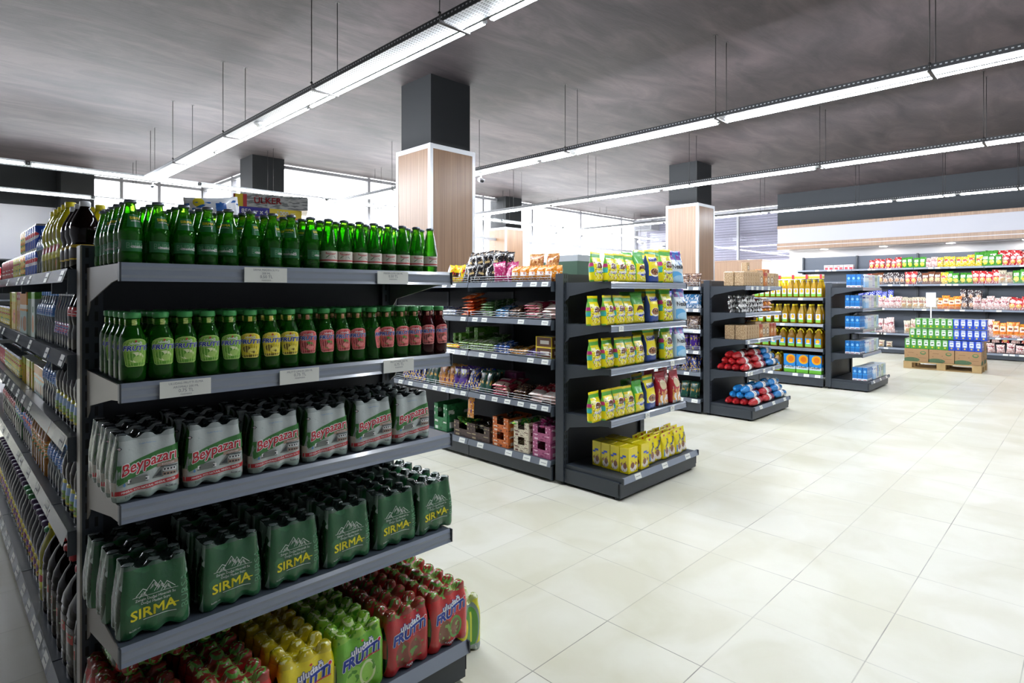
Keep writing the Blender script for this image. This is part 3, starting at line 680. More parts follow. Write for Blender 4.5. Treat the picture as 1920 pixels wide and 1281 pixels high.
def mineral_bottle(which):
    if which == 'sirma': pr = [(.024, 0), (.0283, .005), (.0288, .028), (.0272, .034), (.0272, .06), (.0288, .068), (.0288, .084), (.0265, .098), (.0205, .122), (.0158, .142), (.0128, .158), (.0125, .163), (.0138, .164), (.0138, .168)]
    else: pr = [(.024, 0), (.0283, .005), (.0285, .06), (.0285, .07), (.027, .085), (.0235, .105), (.0195, .126), (.0155, .146), (.0128, .159), (.0125, .163), (.0138, .164), (.0138, .168)]
    b = MB(); b.lathe(pr, 24, ms=[1 if p[1] < .135 else 0 for p in pr[:-1]])
    root = b.mesh('bottle', [G_NECK, G_BODY]); f = interp(pr)
    b = MB(); b.lathe([(.0145, .1645), (.0158, .1655), (.0152, .169), (.0135, .1725), (.006, .1738), (.0001, .174)], 21, flute=(21, .035, .1, .1695)); cap = b.mesh('crown_cap', [CROWN])
    b = MB(); fn = cyl(f, .0008)
    if which == 'sirma':
        zz = [.032, .036, .05, .062]; b.lathe([(f(z)+.0004, z) for z in zz], 14, 0, a0=-1.5, a1=1.5)
        zz = [.098, .108, .12, .132]; b.lathe([(f(z)+.0004, z) for z in zz], 12, 0, a0=-1.0, a1=1.0)
        b.text('SIRMA', lambda x, y: fn(x, y+.122), .0105, 1, bold=.02, wide=1.1); b.text('BURSA', lambda x, y: fn(x, y+.047), .023, 2, wide=.85)
        b.text('cittaslow', lambda x, y: fn(x, y+.045), .010, 3, bold=.02); b.text('25', lambda x, y: fn(x+.022, y+.045), .012, 3, bold=.03)
        b.strip(-.014, .014, lambda x: .1145-5*x*x, lambda x: .1155-5*x*x, fn, 3, 8)
        ms = [LBL_G, YEL, PGREEN, WHITE]
    else:
        zz = [.024, .03, .05, .062]; b.lathe([(f(z)+.0004, z) for z in zz], 18, 0, a0=-2.6, a1=2.6)
        for dx in (-.055, 0, .055):
            b.text('Beypazarı', lambda x, y: fn(x+dx, y+.0525), .0095, 1, bold=.02, arc=6); b.poly([(-.018+dx, .036), (.017+dx, .036), (.012+dx, .045), (.002+dx, .043), (-.006+dx, .048)], lambda x, z: fn(x, z), 3)
            b.poly([(-.018+dx, .040), (-.006+dx, .048), (-.006+dx, .0455), (-.016+dx, .0385)], lambda x, z: (fn(x, z)), 2)
        b.lathe([(f(.03)+.0007, .0285), (f(.03)+.0007, .0325)], 18, 1, a0=-2.6, a1=2.6)
        ms = [mat('cream_label', '#dcd8cc', .5), REDP, GREENP, mat('label_grey', '#9aa6a0', .5)]
    return ('mineral_water_bottle', root, [('crown_cap', cap), ('label', b.mesh('label', ms))])
def frutti_bottle(c):
    cols = dict(green=('#7bb53c', '#a9cf6a', '#e7edc0', '#5b9a2c'), yellow=('#e4cf1d', '#f0e36a', '#c8b418', '#6b5a14'), red=('#d04c50', '#e58a86', '#4f8f3b', '#8d2a2a'), cherry=('#c4484e', '#e08a86', '#7d4a35', '#5a1a1a'))[c]
    pr = [(.026, 0), (.030, .006), (.0305, .04), (.0305, .112), (.0285, .122), (.0205, .142), (.0175, .15), (.0175, .172)]
    dark = c == 'cherry'
    bm_ = glass_mat('red_juice_bottle', '#8a2a30', '#4a1218', .35) if dark else glass_mat('green_juice_bottle', '#8ee460', '#2c8420', .56)
    b = MB(); b.lathe(pr, 24, sq=.7); root = b.mesh('bottle', [bm_]); f = interp(pr)
    b = MB(); b.lathe([(.0185, .171), (.0205, .1725), (.0205, .184), (.019, .187), (.0001, .1872)], 24); cap = b.mesh('lid', [mat('green_lid', '#3f9a52', .3)])
    b = MB(); b.lathe([(.0181, .152), (.0181, .168)], 24, 0); neck = b.mesh('neck_band', [art('neckband_'+c, dict(green='#cfe07a', yellow='#ecd44a', red='#c48a5c', cherry='#b8705c')[c], [('blot', 9, .55, dict(green='#6f9440', yellow='#efe6a0', red='#7c4a3a', cherry='#7c3a3a')[c])], .4)])
    b = MB(); fn = cyl(f, .0010, .7); zs = [.042, .046, .058, .072, .086, .1, .108, .113, .1165]
    hw = [.018, .0222, .024, .0262, .028, .0288, .026, .0195, .010]; n = 8
    for inset, mi in ((0, 0), (.0014, 1)):
        i = len(b.v)
        for z, w in zip(zs, hw):
            w -= inset; zq = z if not inset else .079+(z-.079)*.95
            for k in range(n+1):
                p = fn(-w+2*w*k/n, zq); s_ = 1+inset*.15; b.v.append((p[0]*s_, p[1]*s_, p[2]))
        for j in range(len(zs)-1):
            for k in range(n):
                q = i+j*(n+1)+k; uv = [((k+a)/n, (zs[j+bb]-.042)/.0745) for a, bb in ((0, 0), (1, 0), (1, 1), (0, 1))]
                b.face((q, q+1, q+n+2, q+n+1), mi, uv, True)
    fr = [('ell', .5, .32, .36, .2, cols[2]), ('ell', .3, .35, .2, .14, cols[3]), ('ell', .62, .26, .24, .13, cols[1]), ('blot', 7, .6, cols[3], .15, .12, .85, .45), ('band', .0, .1, cols[3])]
    fn2 = cyl(f, .0017, .7); fn3 = cyl(f, .0021, .7)
    b.text('FRUTTI', lambda x, y: fn2(x, y+.0905), .0175, 2, bold=.085, shear=.15, wide=1.0); b.text('FRUTTI', lambda x, y: fn3(x, y+.0905), .0175, 3, bold=.04, shear=.15, wide=1.0)
    b.text('uludağ', lambda x, y: fn3(x, y+.1045), .0095, 2, bold=.03); b.text('·', lambda x, y: fn3(x, y+.109), .02, 4, bold=.08)
    lab = b.mesh('label', [mat('label_edge_'+c, cols[1], .35), art('frutti_label_'+c, cols[0], fr, .35), WHITE, BLUEP, REDP])
    return ('juice_drink_bottle', root, [('lid', cap), ('neck_band', neck), ('label', lab)])

def pack(nx, ny, p, H, prof, rc, mats, name='bottle_pack', drop=.014, seed=0, top_shapes=None, deco=None):
    """shrink-wrapped bottles: film outline swells round each bottle, top film drapes over the caps.
    mats: front film, end film, top film, cap"""
    f = interp(prof); hx, hy = (nx-1)*p/2, (ny-1)*p/2; rr = random.Random(seed)
    cx = [-hx+i*p for i in range(nx)]; cy = [-hy+j*p for j in range(ny)]
    def mask(x, y):
        d = min(math.hypot(x-a, y-c) for a in cx for c in cy); t = (1.75*rc-d)/(.85*rc); t = max(0, min(1, t)); return t*t*(3-2*t)
    def zt(x, y): return H-drop*(1-mask(x, y))+.002*noise.noise(Vector((x*60+seed, y*60, 1)))
    def D(z):
        q = z/H; return f(z)*(.10+.30*max(0, (q-.7)/.3)+.22*max(0, (.18-q)/.18))
    P = []   # perimeter parameter: (kind, coordinate...) going round
    nf, ns_, nc = 7*nx, 6*ny, 6
    for k in range(nf): P.append(('f', -hx+2*hx*k/nf))
    for k in range(nc): P.append(('c', hx, -hy, -math.pi/2+math.pi/2*k/nc))
    for k in range(ns_): P.append(('r', -hy+2*hy*k/ns_))
    for k in range(nc): P.append(('c', hx, hy, math.pi/2*k/nc))
    for k in range(nf): P.append(('b', hx-2*hx*k/nf))
    for k in range(nc): P.append(('c', -hx, hy, math.pi/2+math.pi/2*k/nc))
    for k in range(ns_): P.append(('l', hy-2*hy*k/ns_))
    for k in range(nc): P.append(('c', -hx, -hy, math.pi+math.pi/2*k/nc))
    def dipf(x, h0): return .5-.5*math.cos(2*math.pi*(x+h0)/p)
    def pt(q, z):
        r = f(z); d = D(z)
        if q[0] == 'f': return (q[1], -(hy+r)+d*dipf(q[1], hx)), dipf(q[1], hx)
        if q[0] == 'b': return (q[1], (hy+r)-d*dipf(q[1], hx)), dipf(q[1], hx)
        if q[0] == 'r': return (hx+r-d*dipf(q[1], hy)*1.3, q[1]), dipf(q[1], hy)
        if q[0] == 'l': return (-(hx+r)+d*dipf(q[1], hy)*1.3, q[1]), dipf(q[1], hy)
        return (q[1]+r*math.cos(q[3]), q[2]+r*math.sin(q[3])), 0
    zs = [0, .004, .012, .03]+[H*q for q in (.25, .35, .45, .55, .65, .73, .8, .87, .93, .975, 1.0)]
    zs = sorted(set(round(z, 5) for z in zs)); N = len(P); b = MB(); Wd = 2*(hx+prof[2][0]); Dd = 2*(hy+prof[2][0])
    wz = lambda x, y, z: .0009*noise.noise(Vector((x*90+seed*3, y*90, z*60)))
    def lift(x, y, z, dp):
        t = max(0, min(1, (z/H-.72)/.28)); z2 = z-(H-zt(x, y))*t*t
        if z < .03: z2 += .010*dp*(1-z/.03)
        return z2
    i0 = len(b.v)
    for z in zs:
        for q in P:
            (x, y), dp = pt(q, z); n_ = wz(x, y, z); L_ = math.hypot(x, y); b.v.append((x*(1+n_/L_), y*(1+n_/L_), lift(x, y, z, dp)))
    ty = {'f': 0, 'b': 0, 'r': 1, 'l': 1, 'c': 1}
    for j in range(len(zs)-1):
        for k in range(N):
            k2 = (k+1) % N; idx = (i0+j*N+k, i0+j*N+k2, i0+(j+1)*N+k2, i0+(j+1)*N+k)
            q = P[k]; m_ = ty[q[0]]
            if q[0] == 'c':   # printed film wraps half way round each corner
                k_ = int(round((q[3] % (math.pi/2))/(math.pi/2)*nc)); front = (q[2] < 0 and ((q[1] > 0 and k_ < 3) or (q[1] < 0 and k_ >= 3))) or (q[2] > 0 and ((q[1] > 0 and k_ >= 3) or (q[1] < 0 and k_ < 3))); m_ = 0 if front else 1
            if m_ == 0: uv = [((b.v[n_][0]+Wd/2)/Wd, b.v[n_][2]/H) for n_ in idx]
            else: uv = [((b.v[n_][1]+Dd/2)/Dd, b.v[n_][2]/H) for n_ in idx]
            b.face(idx, m_, uv, True)
    b.face([i0+N-1-k for k in range(N)], 1)
    J = 9; prev = [i0+(len(zs)-1)*N+k for k in range(N)]
    for j in range(1, J+1):
        cur = []; s_ = 1-j/J*.97
        for k in range(N):
            x0, y0 = b.v[i0+(len(zs)-1)*N+k][:2]; x, y = x0*s_, y0*s_; b.v.append((x, y, zt(x, y))); cur.append(len(b.v)-1)
        for k in range(N):
            k2 = (k+1) % N; idx = (prev[k], prev[k2], cur[k2], cur[k]); b.face(idx, 2, [((b.v[n_][0]+Wd/2)/Wd, (b.v[n_][1]+Dd/2)/Dd) for n_ in idx], True)
        prev = cur
    b.face(prev, 2, [((b.v[n_][0]+Wd/2)/Wd, (b.v[n_][1]+Dd/2)/Dd) for n_ in prev])
    def fn(x, z, off=.0012):
        xx = max(-hx, min(hx, x)); r = f(z)
        if abs(x) <= hx: y = -(hy+r)+D(z)*dipf(x, hx)
        else: dx = min(abs(x)-hx, r*.98); y = -hy-math.sqrt(max(0, r*r-dx*dx))
        return (x, y-off, lift(x, y, z, dipf(xx, hx)))
    root = b.mesh('film', mats); kids = []
    if deco:
        d = MB(); ms = deco(d, fn, hx, H); kids.append(('printed_label', d.mesh('printed_label', ms)))
    return (name, root, kids), (Wd, Dd, hx, hy)
def caps_art(name, base, capc, nx, ny, p, r, rc, extra=()):
    Wd = (nx-1)*p+2*r; Dd = (ny-1)*p+2*r; sh = list(extra)
    for i in range(nx):
        for j in range(ny):
            x = ((i-(nx-1)/2)*p+Wd/2)/Wd; y = ((j-(ny-1)/2)*p+Dd/2)/Dd
            sh.append(('ell', x, y, rc/Wd, rc/Dd, capc)); 
    return art(name, base, sh, .16, coat=.3, bump=(140, .0012))
BP = [(.0255, 0), (.0285, .01), (.029, .05), (.029, .08), (.0262, .1), (.0212, .14), (.0172, .17), (.0158, .19)]
def sirma_deco(b, fn, hx, H):
    L_ = lambda x, z: fn(x, z)
    mtn = [(-.047, .108, -.03, .124, -.02, .118), (-.03, .108, -.004, .141, .008, .122), (-.004, .112, .012, .134, .02, .12), (.012, .108, .028, .128, .048, .110)]
    for a in mtn:      # ridge strokes
        for (x0, z0, x1, z1) in ((a[0], a[1], a[2], a[3]), (a[2], a[3], a[4], a[5])):
            b.strip(x0, x1, lambda x, x0=x0, z0=z0, x1=x1, z1=z1: z0+(z1-z0)*(x-x0)/(x1-x0), lambda x, x0=x0, z0=z0, x1=x1, z1=z1: z0+(z1-z0)*(x-x0)/(x1-x0)+.0022, L_, 1, 4)
        cxm, czm = a[2], a[3]
        for q in (.25, .5, .75):
            b.strip(cxm+.001, cxm+.009*q+.004, lambda x: czm-.003-.9*(x-cxm)-.012*q, lambda x: czm-.0015-.9*(x-cxm)-.012*q, L_, 1, 3)
            b.strip(cxm-.008*q-.004, cxm-.001, lambda x: czm-.006+.8*(x-cxm)-.010*q, lambda x: czm-.0048+.8*(x-cxm)-.010*q, L_, 1, 3)
    b.strip(-.055, .055, lambda x: .1065+.0006*math.sin(x*90), lambda x: .1075+.0006*math.sin(x*90), L_, 1, 12)
    b.text('Zengin Doğal Mineralli Su', lambda x, y: L_(x, y+.098), .0092, 1, bold=.01); b.text('Doğal Maden Suyu', lambda x, y: L_(x, y+.088), .0092, 1, bold=.01)
    b.text('SIRMA', lambda x, y: L_(x-.006, y+.063+.08*x), .038, 0, bold=.025, wide=1.05)
    b.strip(.028, .056, lambda x: .0655, lambda x: .068, L_, 0, 6)
    b.strip(-.03, .05, lambda x: .043+.0035*math.sin((x+.03)*40), lambda x: .0445+.0035*math.sin((x+.03)*40), L_, 1, 14)
    b.text('6x200 ml', lambda x, y: L_(x-.05, y+.022), .007, 1)
    b.text('BURSA', lambda x, y: L_(x+.072, y+.09), .026, 2, rot=math.pi/2, wide=1.2)
    return [YEL, mat('pack_white', '#d6e2da', .35), PGREEN]
def bey_deco(eng):
    def deco(b, fn, hx, H):
        L1 = lambda x, z: fn(x, z, .0010); L2 = lambda x, z: fn(x, z, .0014); L3 = lambda x, z: fn(x, z, .0019); L4 = lambda x, z: fn(x, z, .0024)
        up = lambda x: .095+.20*x-1.2*x*x
        b.strip(-.072, .078, lambda x: up(x)-.023+.12*(x+.02), lambda x: up(x)+.022+.1*x, L1, 0, 24)                       # green swoosh
        b.strip(-.074, -.05, lambda x: .048+1.2*(x+.074), lambda x: .098, L1, 0, 4)
        b.text('Beypazarı', lambda x, y: L2(x+.002, y+up(x)+.004), .041, 1, bold=.07, shear=.1, wide=.86)
        b.text('Beypazarı', lambda x, y: L3(x+.002, y+up(x)+.004), .041, 2, bold=.02, shear=.1, wide=.86)
        b.strip(.02, .074, lambda x: up(x)-.022, lambda x: up(x)-.013, L2, 3, 10); b.text('Karbonatlı', lambda x, y: L3(x+.047, y+up(x+.047)-.0175), .0072, 1)
        rb = lambda x: .032+.10*x
        b.strip(-.082, .082, lambda x: rb(x)-.006, lambda x: rb(x)+.006, L1, 2, 26)
        b.text('MINERAL RICH NATURAL MINERAL WATER' if eng else 'ZENGİN MİNERALLİ DOĞAL MADEN SUYU', lambda x, y: L2(x, y+rb(x)), .0082, 1, bold=.02, wide=.82 if eng else .86)
        # row of houses and one tall corner house
        b.poly([(-.052, .045), (-.045, .062), (-.005, .064), (.0, .052), (-.003, .046)], L1, 4); b.strip(-.05, .0, lambda x: .049, lambda x: .059, L2, 1, 6)
        for k in range(6): b.poly([(-.046+k*.0075, .051), (-.0425+k*.0075, .051), (-.0425+k*.0075, .0565), (-.046+k*.0075, .0565)], L3, 5)
        b.poly([(.008, .05), (.03, .078), (.066, .076), (.07, .07), (.072, .052), (.03, .048)], L1, 4); b.poly([(.014, .054), (.03, .070), (.031, .052)], L2, 5)
        b.strip(.034, .068, lambda x: .064, lambda x: .071, L2, 1, 4); b.strip(.034, .068, lambda x: .051, lambda x: .06, L2, 3, 4)
        for k in range(4):
            for z in (.066, .053): b.poly([(.036+k*.008, z), (.041+k*.008, z), (.041+k*.008, z+.0045), (.036+k*.008, z+.0045)], L3, 5)
        b.strip(.028, .072, lambda x: .0755-.02*(x-.03), lambda x: .078-.02*(x-.03), L2, 5, 4)
        b.poly([(-.062, .045), (-.058, .053), (-.055, .045), (-.058, .041)], L2, 6)
        b.poly([(-.073, .142), (-.067, .148), (-.061, .142), (-.067, .136)], L2, 5); b.poly([(-.071, .142), (-.067, .146), (-.064, .142), (-.067, .138)], L3, 1); b.text('‹', lambda x, y: L4(x-.067, y+.142), .009, 2)
        b.text('Doğal Maden Suyu', lambda x, y: L2(x, y+.150), .0055, 6); b.text('6x200 ml', lambda x, y: L2(x+.055, y+.02), .0075, 5, bold=.02); b.text('TSE  ©', lambda x, y: L2(x-.045, y+.012), .009, 5)
        return [GREENP, WHITE, REDP, mat('house_tan', '#a8897a', .5), mat('house_shade', '#6f7470', .5), DARKP, mat('sky_blue_print', '#5d8fc9', .4)]
    return deco
def frutti_deco(c, big=True):
    def deco(b, fn, hx, H):
        L1 = lambda x, z: fn(x, z, .0010); L2 = lambda x, z: fn(x, z, .0016); L3 = lambda x, z: fn(x, z, .0022)
        ln = lambda x: .132+.16*x; sh_ = lambda x, y, k: y+k+.16*x
        b.text('uludağ', lambda x, y: L1(x+.005, sh_(x, y, .155)), .031, 1, bold=.09); b.text('uludağ', lambda x, y: L2(x+.005, sh_(x, y, .155)), .031, 0, bold=.04)
        b.text('FRUTTi', lambda x, y: L1(x-.002, sh_(x, y, .125)+.8*x*x), .047, 0, bold=.095, shear=.12, wide=.92); b.text('FRUTTi', lambda x, y: L2(x-.002, sh_(x, y, .125)+.8*x*x), .047, 1, bold=.05, shear=.12, wide=.92)
        pts = [(.068+.008*math.cos(a*math.pi/6), .158+.008*math.sin(a*math.pi/6)) for a in range(12)]; b.poly(pts, L2, 0)
        pts = [(.068+.006*math.cos(a*math.pi/6), .158+.006*math.sin(a*math.pi/6)) for a in range(12)]; b.poly(pts, L3, 2)
        b.strip(.0, .07, lambda x: .112+.13*x-1.2*(x-.035)**2, lambda x: .116+.13*x-1.2*(x-.035)**2, L2, 2, 10)
        b.poly([(.0, .178), (.008, .182), (.012, .178), (.006, .173)], L2, 2)
        nm = dict(red='NAR', kiwi='KARPUZ', green='ELMA', yellow='LİMON')[c]; b.text(nm, lambda x, y: L2(x, y+.014), .013, 0, bold=.02)
        return [WHITE, BLUEP, mat('frutti_red', '#d12a35', .35)]
    return deco
def mk_packs():
    K = {}
    dk = dict(sirma=('#1d5a30', '#55705f', '#1c2a24', '#4f5c58'))
    fr = art('sirma_film', '#1f5a33', [('blot', 3.5, .62, '#2a6b3f'), ('band', .93, 1, '#39594a')], .2, .35, bump=(60, .0015))
    en = art('sirma_end_film', '#7f9488', [('ell', .27, .42, .21, .40, '#163f1f'), ('ell', .73, .42, .21, .40, '#163f1f'), ('blot', 6, .66, '#a9b9b0')], .15, .4, bump=(60, .0025))
    tp = caps_art('sirma_top_film', '#1b2a23', '#83908c', 3, 2, .06, .029, .0135, (('blot', 14, .6, '#2f4038'),))
    K['sirma'] = pack(3, 2, .062, .195, BP, .0145, [fr, en, tp], deco=sirma_deco, seed=1, name='water_bottle_pack')[0]
    K['sirma2'] = pack(3, 2, .062, .195, BP, .0145, [fr, en, tp], deco=sirma_deco, seed=5, name='water_bottle_pack')[0]
    fr = art('bey_film', '#b9c2c0', [('blot', 3, .6, '#a9b5b3'), ('band', 0, .1, '#9fb2a8'), ('band', .9, 1, '#a0a9a8')], .2, .35, bump=(60, .0015))
    en = art('bey_end_film', '#7b8a83', [('ell', .27, .6, .2, .36, '#254f1e'), ('ell', .73, .6, .2, .36, '#254f1e'), ('band', .08, .3, '#b8b4a8'), ('blot', 8, .62, '#a94a48', 0, .1, 1, .28)], .15, .4, bump=(60, .0025))
    tp = caps_art('bey_top_film', '#232a29', '#8a9294', 3, 2, .055, .029, .0135, (('blot', 14, .6, '#39413f'), ('rect', 0, 0, 1, .1, '#a0a9a8')))
    bp = [(.0245, 0), (.027, .01), (.0275, .05), (.0275, .08), (.0252, .1), (.0202, .135), (.0165, .165), (.0152, .178)]
    K['bey'] = pack(3, 2, .055, .178, bp, .0140, [fr, en, tp], deco=bey_deco(True), seed=2, name='water_bottle_pack')[0]
    K['bey2'] = pack(3, 2, .055, .178, bp, .0140, [fr, en, tp], deco=bey_deco(False), seed=3, name='water_bottle_pack')[0]
    fp = [(.028, 0), (.0305, .01), (.031, .05), (.031, .14), (.028, .165), (.0225, .185), (.021, .2), (.0205, .215)]
    spec = dict(red=('#b3282c', '#7c3a2a', '#a04436', '#5d8a3c', '#8c3a2e'), kiwi=('#c23030', '#7a4a2c', '#5d9a3c', '#8fb860', '#9a3a30'), green=('#6cb02c', '#8fc94a', '#cfe0a0', '#4f8f24', '#86b83a'), yellow=('#e3d01c', '#efe44c', '#c9b820', '#f2ec9a', '#cdbb22'))
    for c, (base, f1, f2, f3, tpc) in spec.items():
        fr = art('frutti_film_'+c, base, [('ell', .36, .28, .17, .2, f1), ('ell', .62, .3, .16, .19, f2), ('ell', .62, .3, .12, .145, f1), ('blot', 9, .6, f3, .2, .12, .82, .45), ('band', .88, 1, tpc), ('blot', 7, .58, f3, 0, .84, 1, 1)], .2, .35, bump=(60, .0015))
        en = art('frutti_end_'+c, base, [('ell', .27, .4, .2, .38, '#1e3c1a'), ('ell', .73, .4, .2, .38, '#1e3c1a'), ('rect', .1, .3, .42, .6, f2), ('rect', .58, .3, .9, .6, f2), ('band', .85, 1, tpc)], .15, .4, bump=(60, .0025))
        tp = art('frutti_top_'+c, tpc, [('ell', .2+.3*(k % 3), .27+.45*(k//3), .1, .16, f2 if c != 'yellow' else '#b8a81a') for k in range(6)]+[('ell', .2+.3*(k % 3), .27+.45*(k//3), .075, .12, tpc) for k in range(6)]+[('blot', 8, .56, f3), ('blot', 15, .66, '#e4e6d4' if c != 'yellow' else '#f4efb4')], .14, .4, bump=(90, .003))
        K['f_'+c] = pack(3, 2, .064, .215, fp, .017, [fr, en, tp], drop=.024, deco=frutti_deco(c), seed=len(K), name='juice_bottle_pack')[0]
    lime = art('lime_side', '#c9c71e', [('ell', .5, .5, .36, .42, '#7a8f84'), ('ell', .5, .46, .28, .37, '#4c8f1e'), ('rect', .48, .2, .56, .75, '#c9d62a'), ('ell', .8, .5, .15, .2, '#e6d92a'), ('band', 0, .14, '#8a9890'), ('blot', 12, .6, '#b9c4ba', 0, 0, 1, .14)], .2, .3, bump=(60, .002))
    K['lime'] = pack(3, 2, .064, .225, fp[:-1]+[(.0205, .225)], .016, [lime, lime, art('lime_top', '#b5bf7a', [('blot', 8, .5, '#dfe4c4'), ('blot', 14, .6, '#8fa04a')], .15, .4, bump=(80, .003))], drop=.03, seed=11, name='juice_bottle_pack')[0]
    return K
PK = mk_packs()
def bag(w, h, d, front, side, name, kind='gusset', seed=0, wr=.004, deco=None, n=24, m=15):
    """kind gusset: stands on its own, sealed at the top; pillow: sealed both ends. Front faces -Y, base at z=0"""
    b = MB(); off = seed*7.7
    for j in range(m+1):
        v = j/m
        if kind == 'gusset':
            if v < .08: dp = .86+.14*(v/.08)
            elif v < .5: dp = 1
            elif v < .92: t = (v-.5)/.42; dp = 1-.95*t*t*(3-2*t)
            else: dp = .04
            ww = 1-.05*math.sin(v*math.pi)+(.03 if v > .9 else 0)
        else:
            e = min(v, 1-v); dp = .04 if e < .05 else min(1, .04+.96*math.sin(min(1, (e-.05)/.3)*math.pi/2)); ww = 1-.1*math.sin(v*math.pi)
        for k in range(n):
            a = 2*math.pi*k/n-math.pi/2; ex = 2/3.2 if kind == 'gusset' else 2/2.3
            ca, sa = math.cos(a), math.sin(a)
            x = math.copysign(abs(ca)**ex, ca)*w/2*ww; y = math.copysign(abs(sa)**ex, sa)*d/2*dp
            q = noise.noise(Vector((x*28+off, y*10+off*.3, v*h*28)))+.6*noise.noise(Vector((x*70+off, y*20, v*h*40)))
            y += math.copysign(1, y)*wr*q*min(1, dp*2.2); x += wr*.5*q
            z = v*h+(wr*.6*noise.noise(Vector((x*40+off, 3, off))) if j == m else 0)
            if kind == 'gusset' and v >= .9: y += .012*w*math.sin(x/w*9+off)
            b.v.append((x, y, z))
    for j in range(m):
        for k in range(n):
            k2 = (k+1) % n; idx = (j*n+k, j*n+k2, (j+1)*n+k2, (j+1)*n+k)
            am = 2*math.pi*(k+.5)/n-math.pi/2; isside = abs(math.cos(am)) > .86 and kind == 'gusset' and j < m*.8
            if isside: uv = [(b.v[i][1]/d+.5, b.v[i][2]/h) for i in idx]
            else: uv = [(b.v[i][0]/w+.5, b.v[i][2]/h) for i in idx]
            b.face(idx, 1 if isside else 0, uv, True)
    b.face([n-1-k for k in range(n)], 1); b.face([m*n+k for k in range(n)], 0)
    mats = [front, side]
    if deco:
        def yf(x, z):
            v = max(0, min(.999, z/h)); j = int(v*m); best = min(range(j*n, j*n+n), key=lambda i: abs(b.v[i][0]-x)+(10 if b.v[i][1] > 0 else 0))
            return b.v[best][1]
        mats += deco(b, lambda x, z: (x, yf(x, z)-.0016, z), w, h)
    return (name, b.mesh(name, mats), [])
def pouch_text(lines):
    def deco(b, fn, w, h):
        for tx, x0, z0, sz, mi, rot in lines: b.text(tx, lambda x, y: fn(x+x0*w, y+z0*h), sz*w, mi, bold=.03, rot=rot)
        return [BLUEP, WHITE, REDP, INK]
    return deco
def carton(w, h, d, front, side, top, name, cap=None):
    b = MB(); b.rbox(-w/2, -d/2, 0, w/2, d/2, h, .003, mf=[front, side, front, side, 2, 2] if isinstance(front, int) else None)
    return b
def box_kind(name, w, d, h, fmat, smat=None, tmat=None, r=.002):
    b = MB(); b.rbox(-w/2, -d/2, 0, w/2, d/2, h, r, mf=[0, 1, 0, 1, 2, 2]); return (name, b.mesh(name, [fmat, smat or fmat, tmat or fmat]), [])
def bottle_kind(name, prof, body, capc, capz, capr, caph, label=None, lz=(0, 0), seg=16, sq=0, ms=None, mats=None, handle=None):
    b = MB(); b.lathe(prof, seg, sq=sq, ms=ms); me = b.mesh(name, mats or [body]); kids = []
    b = MB(); b.lathe([(capr*.96, capz), (capr, capz+.002), (capr, capz+caph*.8), (capr*.9, capz+caph), (.0001, capz+caph)], 12, flute=(20, .02, capz, capz+caph)); kids.append(('cap', b.mesh('cap', [capc])))
    if label:
        f = interp(prof); n = 4; b = MB(); b.lathe([(f(lz[0]+(lz[1]-lz[0])*k/n)+.0012, lz[0]+(lz[1]-lz[0])*k/n) for k in range(n+1)], seg, sq=sq); kids.append(('label', b.mesh('label', [label])))
    if handle:
        b = MB(); b.path(handle[1], handle[0], 6); kids.append(('handle', b.mesh('handle', [handle[2]])))
    return (name, me, kids)
def prof_pet(r, h, neck=.014, waist=True):
    p = [(r*.8, 0), (r, h*.03), (r, h*.3), (r*(.88 if waist else 1), h*.38), (r*(.88 if waist else 1), h*.42), (r, h*.5), (r, h*.62), (r*.85, h*.72), (r*.6, h*.82), (neck*1.1, h*.9), (neck, h*.93)]
    return p
def can_kind(a, name='drink_can', r=.033, h=.115):
    b = MB(); b.lathe([(r*.8, 0), (r, .006), (r, h-.01), (r*.86, h-.002), (r*.86, h), (r*.8, h-.003), (.0001, h-.003)], 18, ms=[1, 0, 1, 1, 1, 1]); return (name, b.mesh(name, [a, mat('can_alu', '#c3c6ca', .25, metal=.8)]), [])
CLEAR = glass_mat('clear_water_bottle', '#dfeaf2', '#b8c8d4', .72)
K = {}
K['water_bottle'] = bottle_kind('water_bottle', prof_pet(.031, .2), CLEAR, mat('cap_blue', '#2f7fd0', .3), .186, .0145, .016, art('wlabel', '#2d6fc4', [('blot', 8, .6, '#e4eefa'), ('band', 0, .12, '#7fb4ea')], .3), (.105, .15))
K['cola'] = bottle_kind('cola_bottle', prof_pet(.042, .225, .014), glass_mat('cola_brown', '#3a1a10', '#160a08', .12), mat('cap_white', '#dcdee0', .35), .208, .0155, .018, art('cola_label', '#241a18', [('band', .8, 1, '#d8b93a'), ('band', 0, .1, '#d8b93a')], .3), (.03, .08))
K['cola_red'] = bottle_kind('cola_bottle', prof_pet(.033, .22, .013), glass_mat('cola_brown', '', ''), mat('cap_red', '#b5202a', .3), .204, .0145, .016, art('cola_label_red', '#c2202c', [('blot', 6, .6, '#f2e8e8')], .3), (.12, .15))
K['lemon'] = bottle_kind('lemonade_bottle', prof_pet(.043, .25, .015), glass_mat('lemonade_body', '#e9e264', '#dcd634', .35), mat('cap_yellow', '#e8d81c', .3), .232, .017, .02, art('lemon_label', '#c9d43c', [('ell', .5, .55, .12, .2, '#c83020'), ('ell', .1, .55, .1, .2, '#c83020'), ('band', 0, .35, '#e6e04a')], .3), (.05, .12))
K['orange'] = bottle_kind('orange_drink_bottle', prof_pet(.036, .25, .013), glass_mat('orange_body', '#e8962a', '#c87c18', .25), mat('cap_orange', '#d8661c', .3), .232, .0145, .016, art('orange_label', '#d8861c', [('blot', 7, .56, '#3c8a4a'), ('blot', 9, .6, '#f0e2c0')], .3), (.08, .15))
